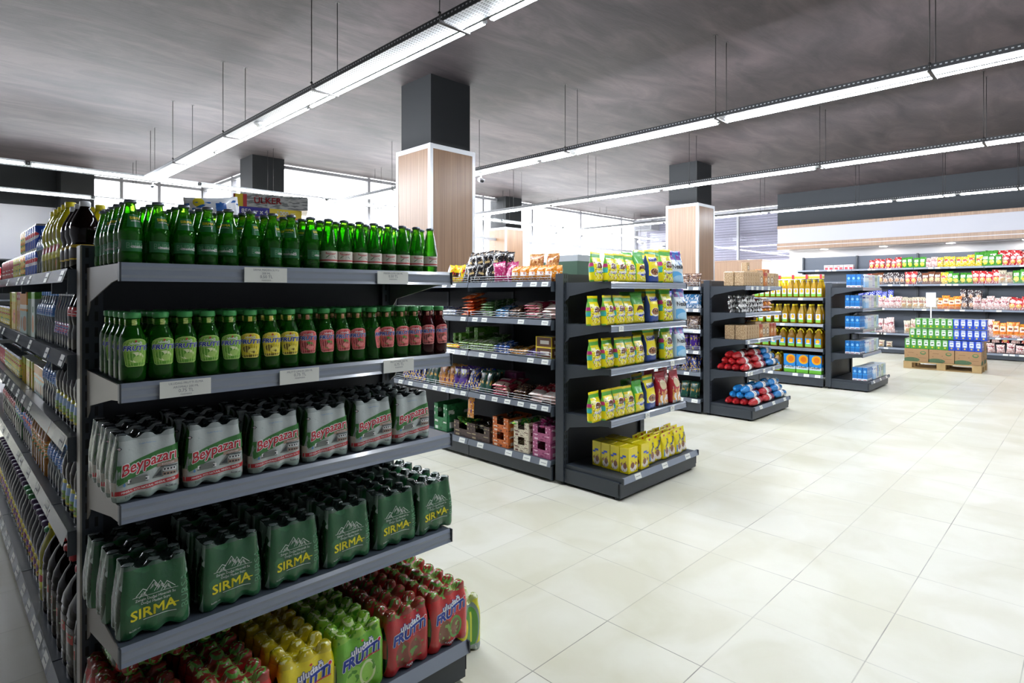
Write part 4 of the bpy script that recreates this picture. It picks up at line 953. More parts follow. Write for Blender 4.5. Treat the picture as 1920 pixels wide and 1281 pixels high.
K['bluecola'] = bottle_kind('cola_bottle', prof_pet(.034, .24, .013), glass_mat('cola_brown', '', ''), mat('cap_dark', '#1d1f26', .3), .223, .0145, .016, art('blue_label', '#2444b0', [('blot', 5, .58, '#d83a3a'), ('blot', 8, .62, '#f0f0f4')], .3), (.09, .16))
K['greensoda'] = bottle_kind('lemon_lime_bottle', prof_pet(.038, .27, .013), glass_mat('green_pet', '#3c9a50', '#1c6a30', .4), mat('cap_green', '#2f8f4c', .3), .251, .0145, .016, art('sprite_label', '#1f6fb8', [('blot', 5, .56, '#e8f0ea'), ('band', 0, .2, '#3aa050')], .3), (.1, .15))
K['icetea'] = bottle_kind('iced_tea_bottle', prof_pet(.036, .24, .014), glass_mat('cola_brown', '', ''), mat('cap_dark', ''), .223, .015, .016, art('tea_label', '#7fae4a', [('band', .82, 1, '#d8d02a'), ('band', 0, .1, '#d8d02a'), ('band', .45, .82, '#8fb4e0'), ('blot', 6, .6, '#5c3b2a', 0, .1, 1, .5)], .3), (.03, .1))
K['clearsoda'] = bottle_kind('clear_soda_bottle', prof_pet(.026, .2, .012), CLEAR, mat('cap_silver', '#a8adb2', .3, metal=.4), .186, .0135, .014, art('soda_label', '#5b5ab0', [('blot', 6, .55, '#e0648a'), ('blot', 9, .6, '#c9ddf2')], .3), (.05, .09))
K['jug_cola'] = bottle_kind('large_cola_bottle', [(.05, 0), (.056, .012), (.056, .05), (.053, .055), (.056, .06), (.056, .2), (.053, .21), (.056, .22), (.05, .25), (.03, .29), (.017, .31), (.016, .325)], glass_mat('cola_brown', '', ''), mat('cap_red', ''), .32, .019, .022, art('jug_label', '#4a463c', [('rect', .42, .55, .58, .8, '#b84a44'), ('blot', 6, .66, '#8aa47c'), ('band', 0, .04, '#1a1614')], .25, .3), (.07, .19), sq=1.5)
K['jug_purple'] = bottle_kind('squash_bottle', prof_pet(.045, .28, .02), glass_mat('dark_squash', '#2a1a2a', '#100a12', .12), mat('cap_purple', '#3d1f54', .35), .258, .026, .02, art('squash_label', '#e0cc22', [('ell', .5, .5, .1, .3, '#7a3f7c'), ('blot', 6, .58, '#b0302c'), ('blot', 8, .6, '#4b2f8a')], .3), (.04, .11))
K['jug_green'] = (K['jug_purple'][0], K['jug_purple'][1], [('cap', bottle_kind('x', [(.02, .2), (.02, .258)], CLEAR, mat('cap_green2', '#2f8a48', .35), .258, .026, .02)[2][0][1]), K['jug_purple'][2][1]])
K['jug_lemon'] = bottle_kind('large_lemonade_bottle', prof_pet(.055, .33, .02, False), glass_mat('lemonade_body', '', ''), mat('cap_yellow', ''), .308, .024, .024, art('lemon_label', ''), (.06, .14))
for nm, cc, bl in (('can_blue', '#2450b8', [('ell', .5, .55, .18, .16, '#e8e8f0'), ('ell', .5, .6, .18, .08, '#d83038'), ('ell', .0, .5, .12, .3, '#3c6ad0')]), ('can_orange', '#e08a1c', [('blot', 6, .55, '#f0d060'), ('blot', 7, .6, '#3f9a40')]), ('can_red', '#b02430', [('blot', 6, .58, '#f0e0e0')]),
                   ('can_mix', '#c8b84a', [('blot', 5, .52, '#4a8a4a'), ('blot', 7, .6, '#b8402c'), ('blot', 9, .62, '#f2efe0')])): K[nm] = can_kind(art(nm, cc, bl, .25, metal=.3))
for nm, cc, bl in (('jc_yellow', '#e3c83a', [('band', .75, 1, '#d8e06a'), ('ell', .5, .35, .3, .2, '#e88a20'), ('blot', 6, .62, '#b02c28')]), ('jc_red', '#d8b05a', [('band', .8, 1, '#c23028'), ('ell', .5, .4, .32, .22, '#c2402c'), ('blot', 6, .6, '#f0e8d0')]), ('jc_white', '#cfe0d4', [('band', .85, 1, '#7cc23c'), ('ell', .5, .3, .3, .2, '#e0963a'), ('rect', .3, .55, .7, .68, '#3c8a50')]), ('jc_orange', '#e89a24', [('band', .0, .55, '#a9c4bc'), ('band', .6, .7, '#f4f0e0'), ('ell', .5, .25, .35, .18, '#a86a20')])):
    K[nm] = box_kind('juice_carton', .075, .075, .2, art(nm, cc, bl, .3), None, mat('carton_top', '#d9dcd6', .35)); K[nm+'_s'] = box_kind('small_juice_carton', .06, .045, .13, art(nm, ''), None, mat('carton_top', ''))
cap_me = None
# ---------------------------------------------------------------- nearest end rack
PH = 'nearest rack'
u2X = lambda u, Y: (lambda k: Y*(1+k)/(1-k))((u-960)/1096)
yf = E1[1]-.42+.04
z1 = LV[0]+.002; SB, BB = mineral_bottle('sirma'), mineral_bottle('bey')
us = [245, 295, 345, 388, 430, 471, 511, 547, 583]; us2 = [616, 645, 674, 701, 728, 754, 780, 806]
random.seed(3)
for c_, u in enumerate(us):
    x = u2X(u, yf+.0)
    for r_ in range(6):
        rz = random.uniform(-.9, .9) if r_ else [.5, .45, .1, -.2, -.9, .8, .9, -.8, .7][c_]
        place(SB, x+random.uniform(-.002, .002), yf+r_*.0625+random.uniform(0, .002), z1, rz, 'green water bottle, yellow lettering, %s from the left in %s, top shelf, nearest rack' % (ORD[c_+1], ['the front row', 'the second row', 'the third row', 'the fourth row', 'the fifth row', 'the rearmost row'][r_]), 'bottle', 'green mineral water bottles with yellow lettering')
for c_, u in enumerate(us2):
    x = u2X(u, yf)
    for r_ in range(4):
        place(BB, x, yf+r_*.061, z1, random.uniform(-.5, .5), 'green bottle, white paper label, %s from the left in %s, top shelf, nearest rack' % (ORD[c_+1], ['the front row', 'the second row', 'the third row', 'the rearmost row'][r_]), 'bottle', 'green mineral water bottles with white labels')
FB = {c: frutti_bottle(c) for c in ('green', 'yellow', 'red', 'cherry')}
fu = [(248, 'green'), (301, 'green'), (345, 'green'), (383, 'green'), (425, 'green'), (463, 'yellow'), (497, 'yellow'), (532, 'yellow'), (569, 'red'), (600, 'red'), (631, 'red'), (664, 'red'), (694, 'red'), (719, 'red'), (747, 'red'), (770, 'red'), (794, 'cherry'), (818, 'cherry')]
xs = [u2X(u, yf) for u, _ in fu]
for i in range(1, len(xs)): xs[i] = max(xs[i], xs[i-1]+.0612)
cn = {}
ds = dict(green='green juice drink bottle, apple green label', yellow='green juice drink bottle, yellow lemon label', red='green juice drink bottle, red label', cherry='dark red juice drink bottle, red label')
for (u, c), x in zip(fu, xs):
    cn[c] = cn.get(c, 0)+1
    for r_ in range(5):
        rz = random.uniform(-.2, .2)-.12
        if u in (694,): rz = .8
        place(FB[c], x, yf+r_*.063, LV[1]+.002, rz, '%s, %s from the left in %s, second shelf' % (ds[c], ORD[cn[c]], ['the front row', 'the second row', 'the third row', 'the fourth row', 'the rearmost row'][r_]), 'bottle', ds[c].replace('bottle', 'bottles'))
# packs on the third and fourth shelves and the base
for c_, u in enumerate([272, 400, 513, 608, 695, 768]):
    x = u2X(u, 1.86)
    for r_ in range(3):
        place(PK['bey' if c_ < 2 else 'bey2'], x+(.0 if r_ == 0 else random.uniform(-.006, .002)), 1.885+r_*.117, LV[2]+.002, [.05, -.03, 0, .02, 0, -.02][c_] if r_ == 0 else random.uniform(-.015, .015), 'silver-white wrapped pack of six bottles, %s from the left in %s, third shelf' % (ORD[c_+1], ['the front row', 'the middle row', 'the rear row'][r_]), 'bottle pack', 'silver wrapped mineral water packs')
for c_, u in enumerate([290, 432, 550, 648, 738, 812]):
    x = u2X(u, 1.86)
    for r_ in range(3):
        place(PK['sirma' if (c_+r_) % 2 else 'sirma2'], x+(-.012*r_ if c_ == 0 else random.uniform(-.004, .004)), 1.895+r_*.128, LV[3]+.002, [-.04, 0, 0, .02, -.02, .03][c_] if r_ == 0 else random.uniform(-.015, .015), 'dark green wrapped pack of six bottles, %s from the left in %s, fourth shelf' % (ORD[c_+1], ['the front row', 'the middle row', 'the rear row'][r_]), 'bottle pack', 'dark green wrapped mineral water packs')
basecols = [(.435, 'red'), (.64, 'kiwi'), (.838, 'yellow'), (1.022, 'green'), (1.215, 'red'), (1.40, 'kiwi')]
nmc = dict(red='red wrapped juice bottle pack', kiwi='red wrapped juice bottle pack, green tinted top', yellow='yellow wrapped lemon juice bottle pack', green='apple green wrapped juice bottle pack')
for c_, (x, c) in enumerate(basecols):
    for r_ in range(4):
        place(PK['f_'+c], x+random.uniform(-.003, .003), 1.792+r_*.126, .162, random.uniform(-.02, .02), '%s, %s from the left in the %s row, base shelf' % (nmc[c], ORD[c_+1], ['front', 'second', 'third', 'rear'][r_]), 'bottle pack', 'juice bottle packs on the base shelf of the nearest rack')
for x, y, c, k in ((.47, 2.10, 'kiwi', 'first'), (.68, 2.13, 'green', 'second'), (.89, 2.15, 'red', 'third')):
    place(PK['f_'+c], x, y+.09, .162+.2165+.065, .05, '%s, %s from the left of those stacked on top at the back' % (nmc[c].replace(', green tinted top', ''), k), 'bottle pack', 'packs stacked on the rear base shelf packs', rx=R(90))
for k in range(3):
    place(PK['lime'], 1.60, 1.93+k*.205, .001, R(90), 'yellow-green lime bottle pack on the floor beside the nearest rack, %s from the front' % ORD[k+1], 'bottle pack', 'lime bottle packs on the floor')
# ---------------------------------------------------------------- left aisle of drinks
def line_up(shelf, X0, z, y0, items, place_txt, rows=2):
    """items: (kind key, count, pitch, description, category, levels, rowpitch)"""
    y = y0
    for key, n, pitch, desc, cat, lev, rp in items:
        for i in range(n):
            y += pitch/2
            for r_ in range(rows):
                for l_ in range(lev):
                    place(K[key], X0+r_*rp, y, z+.002+l_*(.1155 if 'can' in key else .1305), R(-90)+random.uniform(-.2, .2), '%s, %s from the near end, %s row%s, %s' % (desc, ORD[i+1], ['front', 'second', 'third'][r_], '' if lev == 1 else (' lower' if l_ == 0 else ' upper'), place_txt), cat, desc+' on '+place_txt)
            y += pitch/2
random.seed(5)
line_up(0, .37, 1.575, 2.33, [('cola', 3, .092, 'dark cola bottle with white cap', 'bottle', 1, .093), ('lemon', 5, .09, 'yellow lemonade bottle', 'bottle', 1, .09), ('water_bottle', 4, .066, 'clear water bottle with blue cap', 'bottle', 1, .066), ('can_blue', 6, .068, 'blue drink can', 'can', 2, .068), ('can_orange', 3, .068, 'orange drink can', 'can', 2, .068), ('can_mix', 5, .075, 'yellow drink can', 'can', 1, .07), ('can_red', 8, .085, 'red drink can', 'can', 1, .07)], 'top aisle shelf')
line_up(1, .365, 1.30, 2.33, [('cola_red', 2, .07, 'small cola bottle with red label', 'bottle', 1, .07), ('clearsoda', 6, .056, 'slim clear soda bottle', 'bottle', 1, .056), ('water_bottle', 7, .066, 'clear water bottle', 'bottle', 1, .066), ('jc_white', 3, .08, 'pale juice carton', 'carton', 1, .08), ('jc_orange', 3, .08, 'orange juice carton', 'carton', 1, .08), ('jc_red', 3, .08, 'red topped juice carton', 'carton', 1, .08), ('jc_yellow', 4, .08, 'yellow juice carton', 'carton', 1, .08), ('can_mix', 10, .1, 'mixed fruit can', 'can', 1, .07)], 'second aisle shelf')
line_up(2, .375, 1.036, 2.33, [('icetea', 6, .076, 'dark iced tea bottle', 'bottle', 1, .075), ('water_bottle', 6, .066, 'clear water bottle', 'bottle', 1, .066), ('jc_orange_s', 5, .065, 'small orange juice carton', 'carton', 1, .05), ('jc_yellow_s', 8, .065, 'small yellow juice carton', 'carton', 1, .05), ('can_mix', 12, .07, 'mixed fruit can', 'can', 1, .07), ('can_red', 6, .075, 'red drink can', 'can', 1, .07)], 'third aisle shelf')
line_up(3, .375, .735, 2.33, [('icetea', 4, .078, 'dark iced tea bottle', 'bottle', 1, .075), ('water_bottle', 6, .066, 'blue labelled water bottle', 'bottle', 1, .066), ('orange', 6, .078, 'orange drink bottle', 'bottle', 1, .078), ('bluecola', 5, .072, 'cola bottle with blue label', 'bottle', 1, .072), ('greensoda', 4, .08, 'green soda bottle', 'bottle', 1, .08), ('cola_red', 10, .08, 'small cola bottle with red label', 'bottle', 1, .07)], 'fourth aisle shelf', rows=3)
line_up(4, .395, .17, 2.30, [('jug_cola', 7, .122, 'large dark cola bottle', 'bottle', 1, .12), ('jug_lemon', 1, .12, 'large yellow lemonade bottle', 'bottle', 1, .12), ('jug_green', 1, .098, 'dark squash bottle with green cap', 'bottle', 1, .098), ('jug_purple', 5, .098, 'dark squash bottle with purple cap', 'bottle', 1, .098)], 'base aisle shelf')
line_up(4, .395, .17, 4.87, [('jug_purple', 8, .1, 'dark squash bottle with purple cap, farthest cluster', 'bottle', 1, .098)], 'base aisle shelf')
line_up(4, .395, .17, 3.87, [('jug_green', 3, .098, 'dark squash bottle with green cap, middle cluster', 'bottle', 1, .098), ('jug_purple', 7, .098, 'dark squash bottle with purple cap, far cluster', 'bottle', 1, .098)], 'base aisle shelf')
for i in range(2): place(K['jc_yellow'], .56, 3.45+i*.13, 1.038, R(-90), 'large yellow carton behind the small cartons, %s from near end, third aisle shelf' % ORD[i+1], 'carton', 'large yellow cartons', sc=(1.5, 1.2, 1.2))
# things lying above the green bottles (further back on the row's top)
b = MB(); b.v = []; 
pw = bag(.16, .34, .1, art('white_blue_bag', '#e4e8ee', [('rect', .3, .55, .75, .75, '#2a62b4'), ('ell', .25, .25, .2, .1, '#e8d83a'), ('blot', 5, .6, '#2f6ab8')], .25, .3), mat('white_film', '#dfe3e8', .3), 'flour_bag', 'pillow', 3)
UL = art('biscuit_case_white', '#cfcfcc', [('blot', 9, .52, '#8f9190'), ('rect', .0, .0, .05, 1, '#7a2a28')], .4); UY = mat('case_yellow', '#e0c83a', .4); UR = mat('case_red', '#c4484c', .4); UB = mat('case_blue', '#332f8c', .4)
def biscuit_case(parts_, nm):
    return (nm, parts_.mesh(nm, [UL, UY, UR, UB, WHITE, REDP]), [])
b = MB(); b.box(-.17, -.13, 0, .17, .13, .11, 0, mf=(2, 1, 0, 2, 0, 0)); b.box(-.171, -.131, .06, -.01, -.129, .11, 3); b.box(-.01, -.131, .06, .171, -.129, .11, 1); b.box(-.172, -.13, .06, -.17, .13, .11, 1)
b.text('850 gr x 4', lambda x, y: (x-.09, -.1325, y+.085), .034, 4, bold=.03); b.text('1000 gr', lambda x, y: (x+.08, -.1325, y+.085), .034, 4, bold=.03); CB1 = biscuit_case(b, 'biscuit_case')
b = MB(); b.box(-.2, -.13, 0, .2, .13, .08, 0, mf=(0, 0, 0, 0, 0, 0)); b.box(-.19, -.1315, 0, -.15, -.129, .08, 1); b.box(-.15, -.1312, 0, -.13, -.129, .08, 2); b.text('ÜLKER', lambda x, y: (x-.02, -.1325, y+.045), .05, 5, bold=.02); CB2 = biscuit_case(b, 'biscuit_case')
TOPB = (.75, 2.95)
b = MB(); b.box(.70, 2.62, 1.645, 1.36, 3.2, 1.795); tag(b.obj('carton_case', [CARD]), 'brown cardboard case lying behind the green bottles on the row top', 'box')
place(CB1, 1.13, 2.78, 1.797, R(-8), 'yellow, blue and red biscuit case standing behind the green bottles', 'box', None, sc=.8)
place(CB2, 1.17, 2.80, 1.887, R(-24), 'pale biscuit case with red lettering on top of the coloured case', 'box', None, sc=.8)
place(pw, 0.76, 2.70, 1.85, R(0), 'white and blue bag lying behind the green bottles', 'bag', None, rx=R(8), ry=R(84), sc=.62)
place(box_kind('snack_box', .16, .1, .04, art('green_yellow_box', '#2f8a3a', [('rect', .5, .2, 1, .8, '#e0d44a'), ('blot', 6, .6, '#c03a2c')], .35)), 0.765, 2.76, 1.797, 0, 'small green and yellow box behind the green bottles', 'box', None)
# ---------------------------------------------------------------- cereal end rack (second)
CY_SIDE = art('cereal_side', '#6fb83a', [('band', .05, .3, '#e8d818'), ('rect', .1, .32, .9, .46, '#3fb0b0'), ('rect', .1, .5, .9, .62, '#c23c7c'), ('band', .82, 1, '#e8d818')], .25, .3)
def cereal_art(nm, base, top, bowl, stripe, sw='#2a49b0'):
    return art(nm, base, [('band', .80, .92, top), ('rect', .05, .58, .4, .72, '#efe9a0'), ('ell', .56, .5, .3, .15, '#efeee4'), ('ell', .56, .52, .26, .11, bowl), ('blot', 14, .55, '#3c2114', .32, .44, .8, .6), ('ell', .54, .34, .32, .08, sw), ('ell', .54, .37, .3, .07, base), ('blot', 9, .6, '#a9622c', .1, .04, .9, .3), ('blot', 11, .62, '#f0dcd8', .1, .04, .9, .3), ('blot', 6, .66, stripe, .0, .2, 1, .8), ('blot', 12, .6, '#7a4a2a', .05, .05, .95, .62), ('blot', 17, .64, '#efe6e0', .05, .05, .95, .6), ('blot', 10, .68, '#3a4cb0', .1, .1, .9, .6)], .2, .35, bump=(50, .003))
A_S = cereal_art('cereal_yellow', '#e9d912', '#5fae34', '#6a3a1e', '#7cc043')
A_G = cereal_art('cereal_green', '#d6d21e', '#52ad36', '#6a3a1e', '#58ac38'); 
A_GG = art('cereal_green_top', '#e2d41c', [('band', .6, 1, '#4fae3a'), ('ell', .55, .42, .3, .14, '#5e3218'), ('ell', .55, .3, .3, .1, '#3148b0'), ('ell', .55, .35, .28, .08, '#e2d41c'), ('blot', 9, .58, '#e8e0d8', .1, .05, .9, .3), ('blot', 7, .64, '#8fd06a', 0, .6, 1, 1)], .2, .35, bump=(50, .003))
A_B = art('cereal_blue_base', '#ecdc22', [('band', .86, .93, '#4da53a'), ('band', 0, .2, '#26448c'), ('ell', .5, .3, .38, .13, '#e8e4d8'), ('ell', .5, .32, .34, .1, '#5c3018'), ('blot', 14, .56, '#c9905c', .2, .22, .8, .42), ('rect', .2, .62, .82, .76, '#f0ead0')], .2, .35, bump=(50, .003))
A_N = art('cereal_white', '#cfdae0', [('band', .72, 1, '#6a3c94'), ('blot', 4, .55, '#3a66b4', 0, .55, 1, 1), ('ell', .3, .2, .5, .16, '#5fa9dc'), ('ell', .6, .12, .5, .12, '#9cc8e4'), ('blot', 5, .66, '#e0c82a', 0, .6, 1, 1)], .2, .35, bump=(50, .003))
A_R = art('cereal_red', '#a8202c', [('band', 0, .3, '#e4dcd4'), ('blot', 6, .5, '#d89a4c', 0, .02, 1, .42), ('ell', .5, .6, .3, .14, '#d8c8a0'), ('blot', 6, .6, '#e4c8b0', .1, .4, .9, .8), ('blot', 8, .64, '#7ab0d8', 0, 0, 1, .2)], .2, .35, bump=(50, .003))
def nq(rot=.15, z0=.33): return pouch_text([('Nesquik', .03, z0, .26, 2, rot), ])
def tx(st, x0, z0, sz, mi, rot=0): return pouch_text([(st, x0, z0, sz, mi, rot)])
CK = {'s': bag(.135, .22, .07, A_S, CY_SIDE, 'cereal_bag', seed=1, deco=tx('Nesquik', .03, .34, .22, 3, .1)), 's2': bag(.135, .215, .07, A_S, CY_SIDE, 'cereal_bag', seed=2, deco=tx('Nesquik', .03, .34, .22, 3, .1)),
      'g': bag(.15, .245, .075, A_GG, mat('green_film', '#4fa83c', .25), 'cereal_bag', seed=3, deco=tx('Nesquik', .03, .31, .22, 3, .1)), 'b': bag(.16, .27, .08, A_B, mat('navy_film', '#2b3f74', .3), 'cereal_bag', seed=4, deco=tx('Nesquik', 0, .69, .24, 2, .15)),
      't': bag(.16, .285, .08, A_G, CY_SIDE, 'cereal_bag', seed=5, deco=tx('Nesquik', .03, .34, .24, 3, .1)), 'n': bag(.18, .28, .08, A_N, mat('blue_white_film', '#a9c4d8', .3), 'cereal_bag', seed=6, deco=tx('Nestlé', .0, .5, .3, 5, 0)),
      'r': bag(.16, .28, .08, A_R, mat('red_film', '#a3242c', .25), 'cereal_bag', seed=7)}
CN = dict(s='small yellow and green cereal bag', s2='small yellow and green cereal bag', g='green topped cereal bag', b='yellow cereal bag with dark blue base', t='tall yellow and green cereal bag', n='pale blue and white cereal bag', r='dark red cereal bag')
SHN = ['top shelf', 'second shelf', 'third shelf', 'fourth shelf']
ye = E2[1]-.42+.05
rowdef = [[(1124, 's', .15, .03), (1141, 's2', .1, .0), (1155, 's', 0, .01), (1173, 's2', 0, .01), (1194, 'g', .05, .01), (1221, 'b', 0, 0), (1248, 't', -.1, 0), (1270, 'n', -.2, .02)],
          [(1119, 's2', .1, .03), (1140, 's', .15, .0), (1158, 's', .1, .0), (1174, 's2', .1, .01), (1198, 'g', -.1, .02), (1222, 'b', .1, 0), (1248, 't', -.05, .0), (1273, 'n', -.1, 0)],
          [(1123, 's2', .15, .04), (1141, 's', .1, .02), (1157, 's', .1, .0), (1173, 's2', .1, .01), (1192, 's', .1, .01), (1221, 'b', 0, .02), (1249, 't', .05, 0), (1273, 'n', 0, 0)],
          [(1119, 's2', .1, .02), (1136, 's', .1, .0), (1150, 's', .0, .0), (1169, 's2', .0, .0), (1194, 'g', .1, .0), (1216, 'b', .1, 0), (1241, 'r', .0, .01), (1264, 'r', .1, 0)]]
for r_, rd in enumerate(rowdef):
    px = None
    for i, (u, k, rz, dy) in enumerate(rd):
        x = u2X(u, ye); x = max(x, (px or 0)+.132); px = x
        place(CK[k], x, ye+dy, LV[r_]+.003, rz*.7, '%s, %s from the left in the front row, %s, cereal rack' % (CN[k], ORD[i+1], SHN[r_]), 'cereal bag', 'cereal bags', rx=R(-3))
        if k in 'gbtn' or (r_ == 3 and k == 'r'): place(CK[k], x-.005, ye+dy+.1, LV[r_]+.003, rz*.5, '%s standing behind the %s front bag, %s, cereal rack' % (CN[k], ORD[i+1], SHN[r_]), 'cereal bag', 'cereal bags', rx=R(-2))
PCH = art('pouch_yellow', '#e6d414', [('ell', .5, .2, .34, .16, '#efe6dc'), ('ell', .42, .3, .2, .14, '#7a4426'), ('blot', 7, .6, '#8a5030', .1, .04, .9, .5), ('blot', 9, .62, '#e8d8d0', .1, .04, .9, .5), ('rect', .38, .86, .6, .93, '#a8302c'), ('rect', .04, .1, .16, .4, '#5a86c0')], .2, .35, bump=(50, .003))
PC = [bag(.115, .2, .05, PCH, mat('pouch_side', '#e2d012', .3), 'cocoa_pouch', seed=20+k, deco=tx('Nesquik', .05, .6, .24, 2, .75)) for k in range(2)]
yb = E2[1]-.5
PCK = box_kind('cocoa_carton', .12, .08, .19, art('cocoa_carton', '#e6d414', [('ell', .5, .2, .34, .14, '#efe6dc'), ('ell', .42, .3, .2, .12, '#7a4426'), ('blot', 7, .6, '#8a5030', .1, .06, .9, .5), ('rect', .62, .55, .92, .62, '#2a49b0'), ('rect', .3, .62, .7, .7, '#2a49b0')], .25, .3), None, mat('pouch_side', ''))
for i, (x, dy, k, rz) in enumerate([(3.70, .0, 'c', 0), (3.86, .0, 'c', .05), (4.02, .01, 'p', .1), (4.12, .02, 'p', -.1), (4.22, .0, 'p', .1), (4.32, .01, 'p', 0), (4.42, .0, 'p', .1), (4.52, .02, 'p', 0)]):
    kd = PCK if k == 'c' else PC[i % 2]
    for q in range(4 if k == 'c' else 3): place(kd, x+.005*q, yb+dy+.04+q*(.088 if k == 'c' else .065), .163, rz, '%s, %s from the left, %s row, base of cereal rack' % ('yellow cocoa carton' if k == 'c' else 'yellow cocoa pouch', ORD[i+1], ['front', 'second', 'third', 'rear'][q]), 'cocoa pack', 'yellow cocoa packs', rx=0 if k == 'c' else R(-4))
# ---------------------------------------------------------------- candy aisle: left face of the second row
PNM = dict(yel='chocolate_pack', blk='foil_bag', mag='candy_bag', org='cake_pack', brd='bread_pack', nav='chocolate_bar', gld='chocolate_bar', dgr='chocolate_bar', prp='chocolate_bar', lim='candy_bar', bar_b='candy_bar', bar_o='candy_bar', bar_p='candy_bar', bwh='biscuit_pack', cnd='wrapped_candy', cnk='wrapped_candy', cbk='wrapped_candy')
def pill(nm, w, h, d, base, shapes, seed, name='wafer_pack', rough=.2):
    name = PNM.get(nm, name)
    return bag(w, h, d, art(nm, base, shapes, rough, .35, bump=(60, .003)), mat('film_'+nm, base, .25), name, 'pillow', seed, .003, n=16, m=9)
CD = {
 'yel': pill('yel', .12, .17, .05, '#e8c818', [('rect', .2, .3, .8, .55, '#3a2a20'), ('blot', 6, .6, '#d8342c')], 31), 'blk': pill('blk', .13, .18, .05, '#1d1b1e', [('blot', 5, .58, '#6a5a48'), ('blot', 9, .64, '#d8d4d0'), ('rect', .3, .4, .7, .5, '#b8a070')], 32),
 'mag': pill('mag', .12, .18, .05, '#a82c62', [('blot', 5, .6, '#d88ab0'), ('blot', 9, .66, '#f0e0e8')], 33), 'org': pill('org', .12, .13, .06, '#e08a2a', [('rect', .2, .35, .8, .6, '#e8e0d8'), ('blot', 5, .6, '#b84a1c'), ('blot', 9, .64, '#f4e8d0')], 34),
 'brd': pill('brd', .16, .2, .06, '#b07840', [('blot', 5, .55, '#d8b080'), ('blot', 9, .6, '#8a3a24')], 35), 'wht': pill('wht', .12, .15, .03, '#d8dade', [('blot', 6, .58, '#7a90c0'), ('rect', .2, .4, .8, .55, '#3a4c8a')], 36),
 'orx': pill('orx', .15, .2, .03, '#e0622a', [('blot', 5, .6, '#f0a870'), ('rect', .2, .4, .8, .52, '#f0e8e0')], 37), 'grn': pill('grn', .14, .2, .03, '#6f9a5a', [('blot', 5, .56, '#b8cfa8'), ('rect', .25, .3, .75, .5, '#2c5a34')], 38),
 'blu': pill('blu', .14, .18, .03, '#3c80b8', [('blot', 5, .56, '#e0ecf4'), ('rect', .25, .35, .8, .5, '#e8f0f4')], 39), 'brn': pill('brn', .13, .17, .03, '#5a4034', [('blot', 5, .58, '#a08064'), ('blot', 9, .64, '#e0d8d0')], 40),
 'pnk': pill('pnk', .17, .17, .035, '#c0405c', [('band', .05, .35, '#e4c8b8'), ('rect', .2, .55, .8, .75, '#f0dcdc'), ('blot', 6, .62, '#8a2038')], 41), 'rdw': pill('rdw', .15, .18, .035, '#b83440', [('band', .0, .4, '#e0d4cc'), ('blot', 7, .6, '#e8b8b0')], 42),
 'lim': pill('lim', .07, .14, .02, '#9ac06a', [('blot', 6, .55, '#e4ecd4'), ('rect', .2, .3, .8, .5, '#f0f4e8')], 43), 'bar_b': pill('bar_b', .07, .15, .02, '#2f5aa8', [('blot', 6, .58, '#d8e4f2'), ('rect', .2, .3, .8, .45, '#e8e8ec')], 44),
 'bar_o': pill('bar_o', .07, .15, .02, '#d8902c', [('blot', 6, .58, '#f4e4b8')], 45), 'bar_p': pill('bar_p', .07, .15, .02, '#6a4a94', [('blot', 6, .58, '#d0c0e4')], 46), 'nav': pill('nav', .09, .2, .02, '#1f2f80', [('blot', 5, .55, '#c8a43c'), ('blot', 9, .64, '#e8e0d0')], 47),
 'gld': pill('gld', .09, .2, .02, '#c07a2c', [('blot', 5, .6, '#3a2470'), ('blot', 9, .62, '#f0d8a0')], 48), 'dgr': pill('dgr', .1, .2, .02, '#1f4a3c', [('blot', 5, .6, '#b08a3c')], 49), 'prp': pill('prp', .1, .2, .02, '#4a2c84', [('blot', 5, .6, '#c8b040')], 50),
 'bwh': pill('bwh', .12, .14, .03, '#e8e8e6', [('blot', 3.2, .5, '#141414'), ('blot', 9, .68, '#8a3a2c')], 51, rough=.3), 'cnd': pill('cnd', .06, .07, .03, '#3f9a3a', [('blot', 5, .6, '#d8d040')], 52), 'cnk': pill('cnk', .06, .07, .03, '#b83a80', [('blot', 5, .6, '#f0d0e4')], 53), 'cbk': pill('cbk', .06, .07, .03, '#201c1c', [('blot', 5, .6, '#a89878')], 54)}
CNM = dict(yel='yellow chocolate pack', blk='black foil bag', mag='magenta candy bag', org='orange cake pack', brd='brown bread pack', wht='white and blue pack', orx='orange biscuit pack', grn='green wafer pack', blu='blue and white wafer pack', brn='brown wafer pack', pnk='pink wafer pack', rdw='red and white pack', lim='pale green bar', bar_b='blue bar', bar_o='orange bar', bar_p='purple bar', nav='navy and gold chocolate bar', gld='gold chocolate bar', dgr='dark green chocolate bar', prp='purple chocolate bar', bwh='black and white pack', cnd='green wrapped candy', cnk='pink wrapped candy', cbk='black wrapped candy')
def uY(u, X): k = (u-960)/1096; return X*(1-k)/(1+k)
rcount = {}
HARD = {}
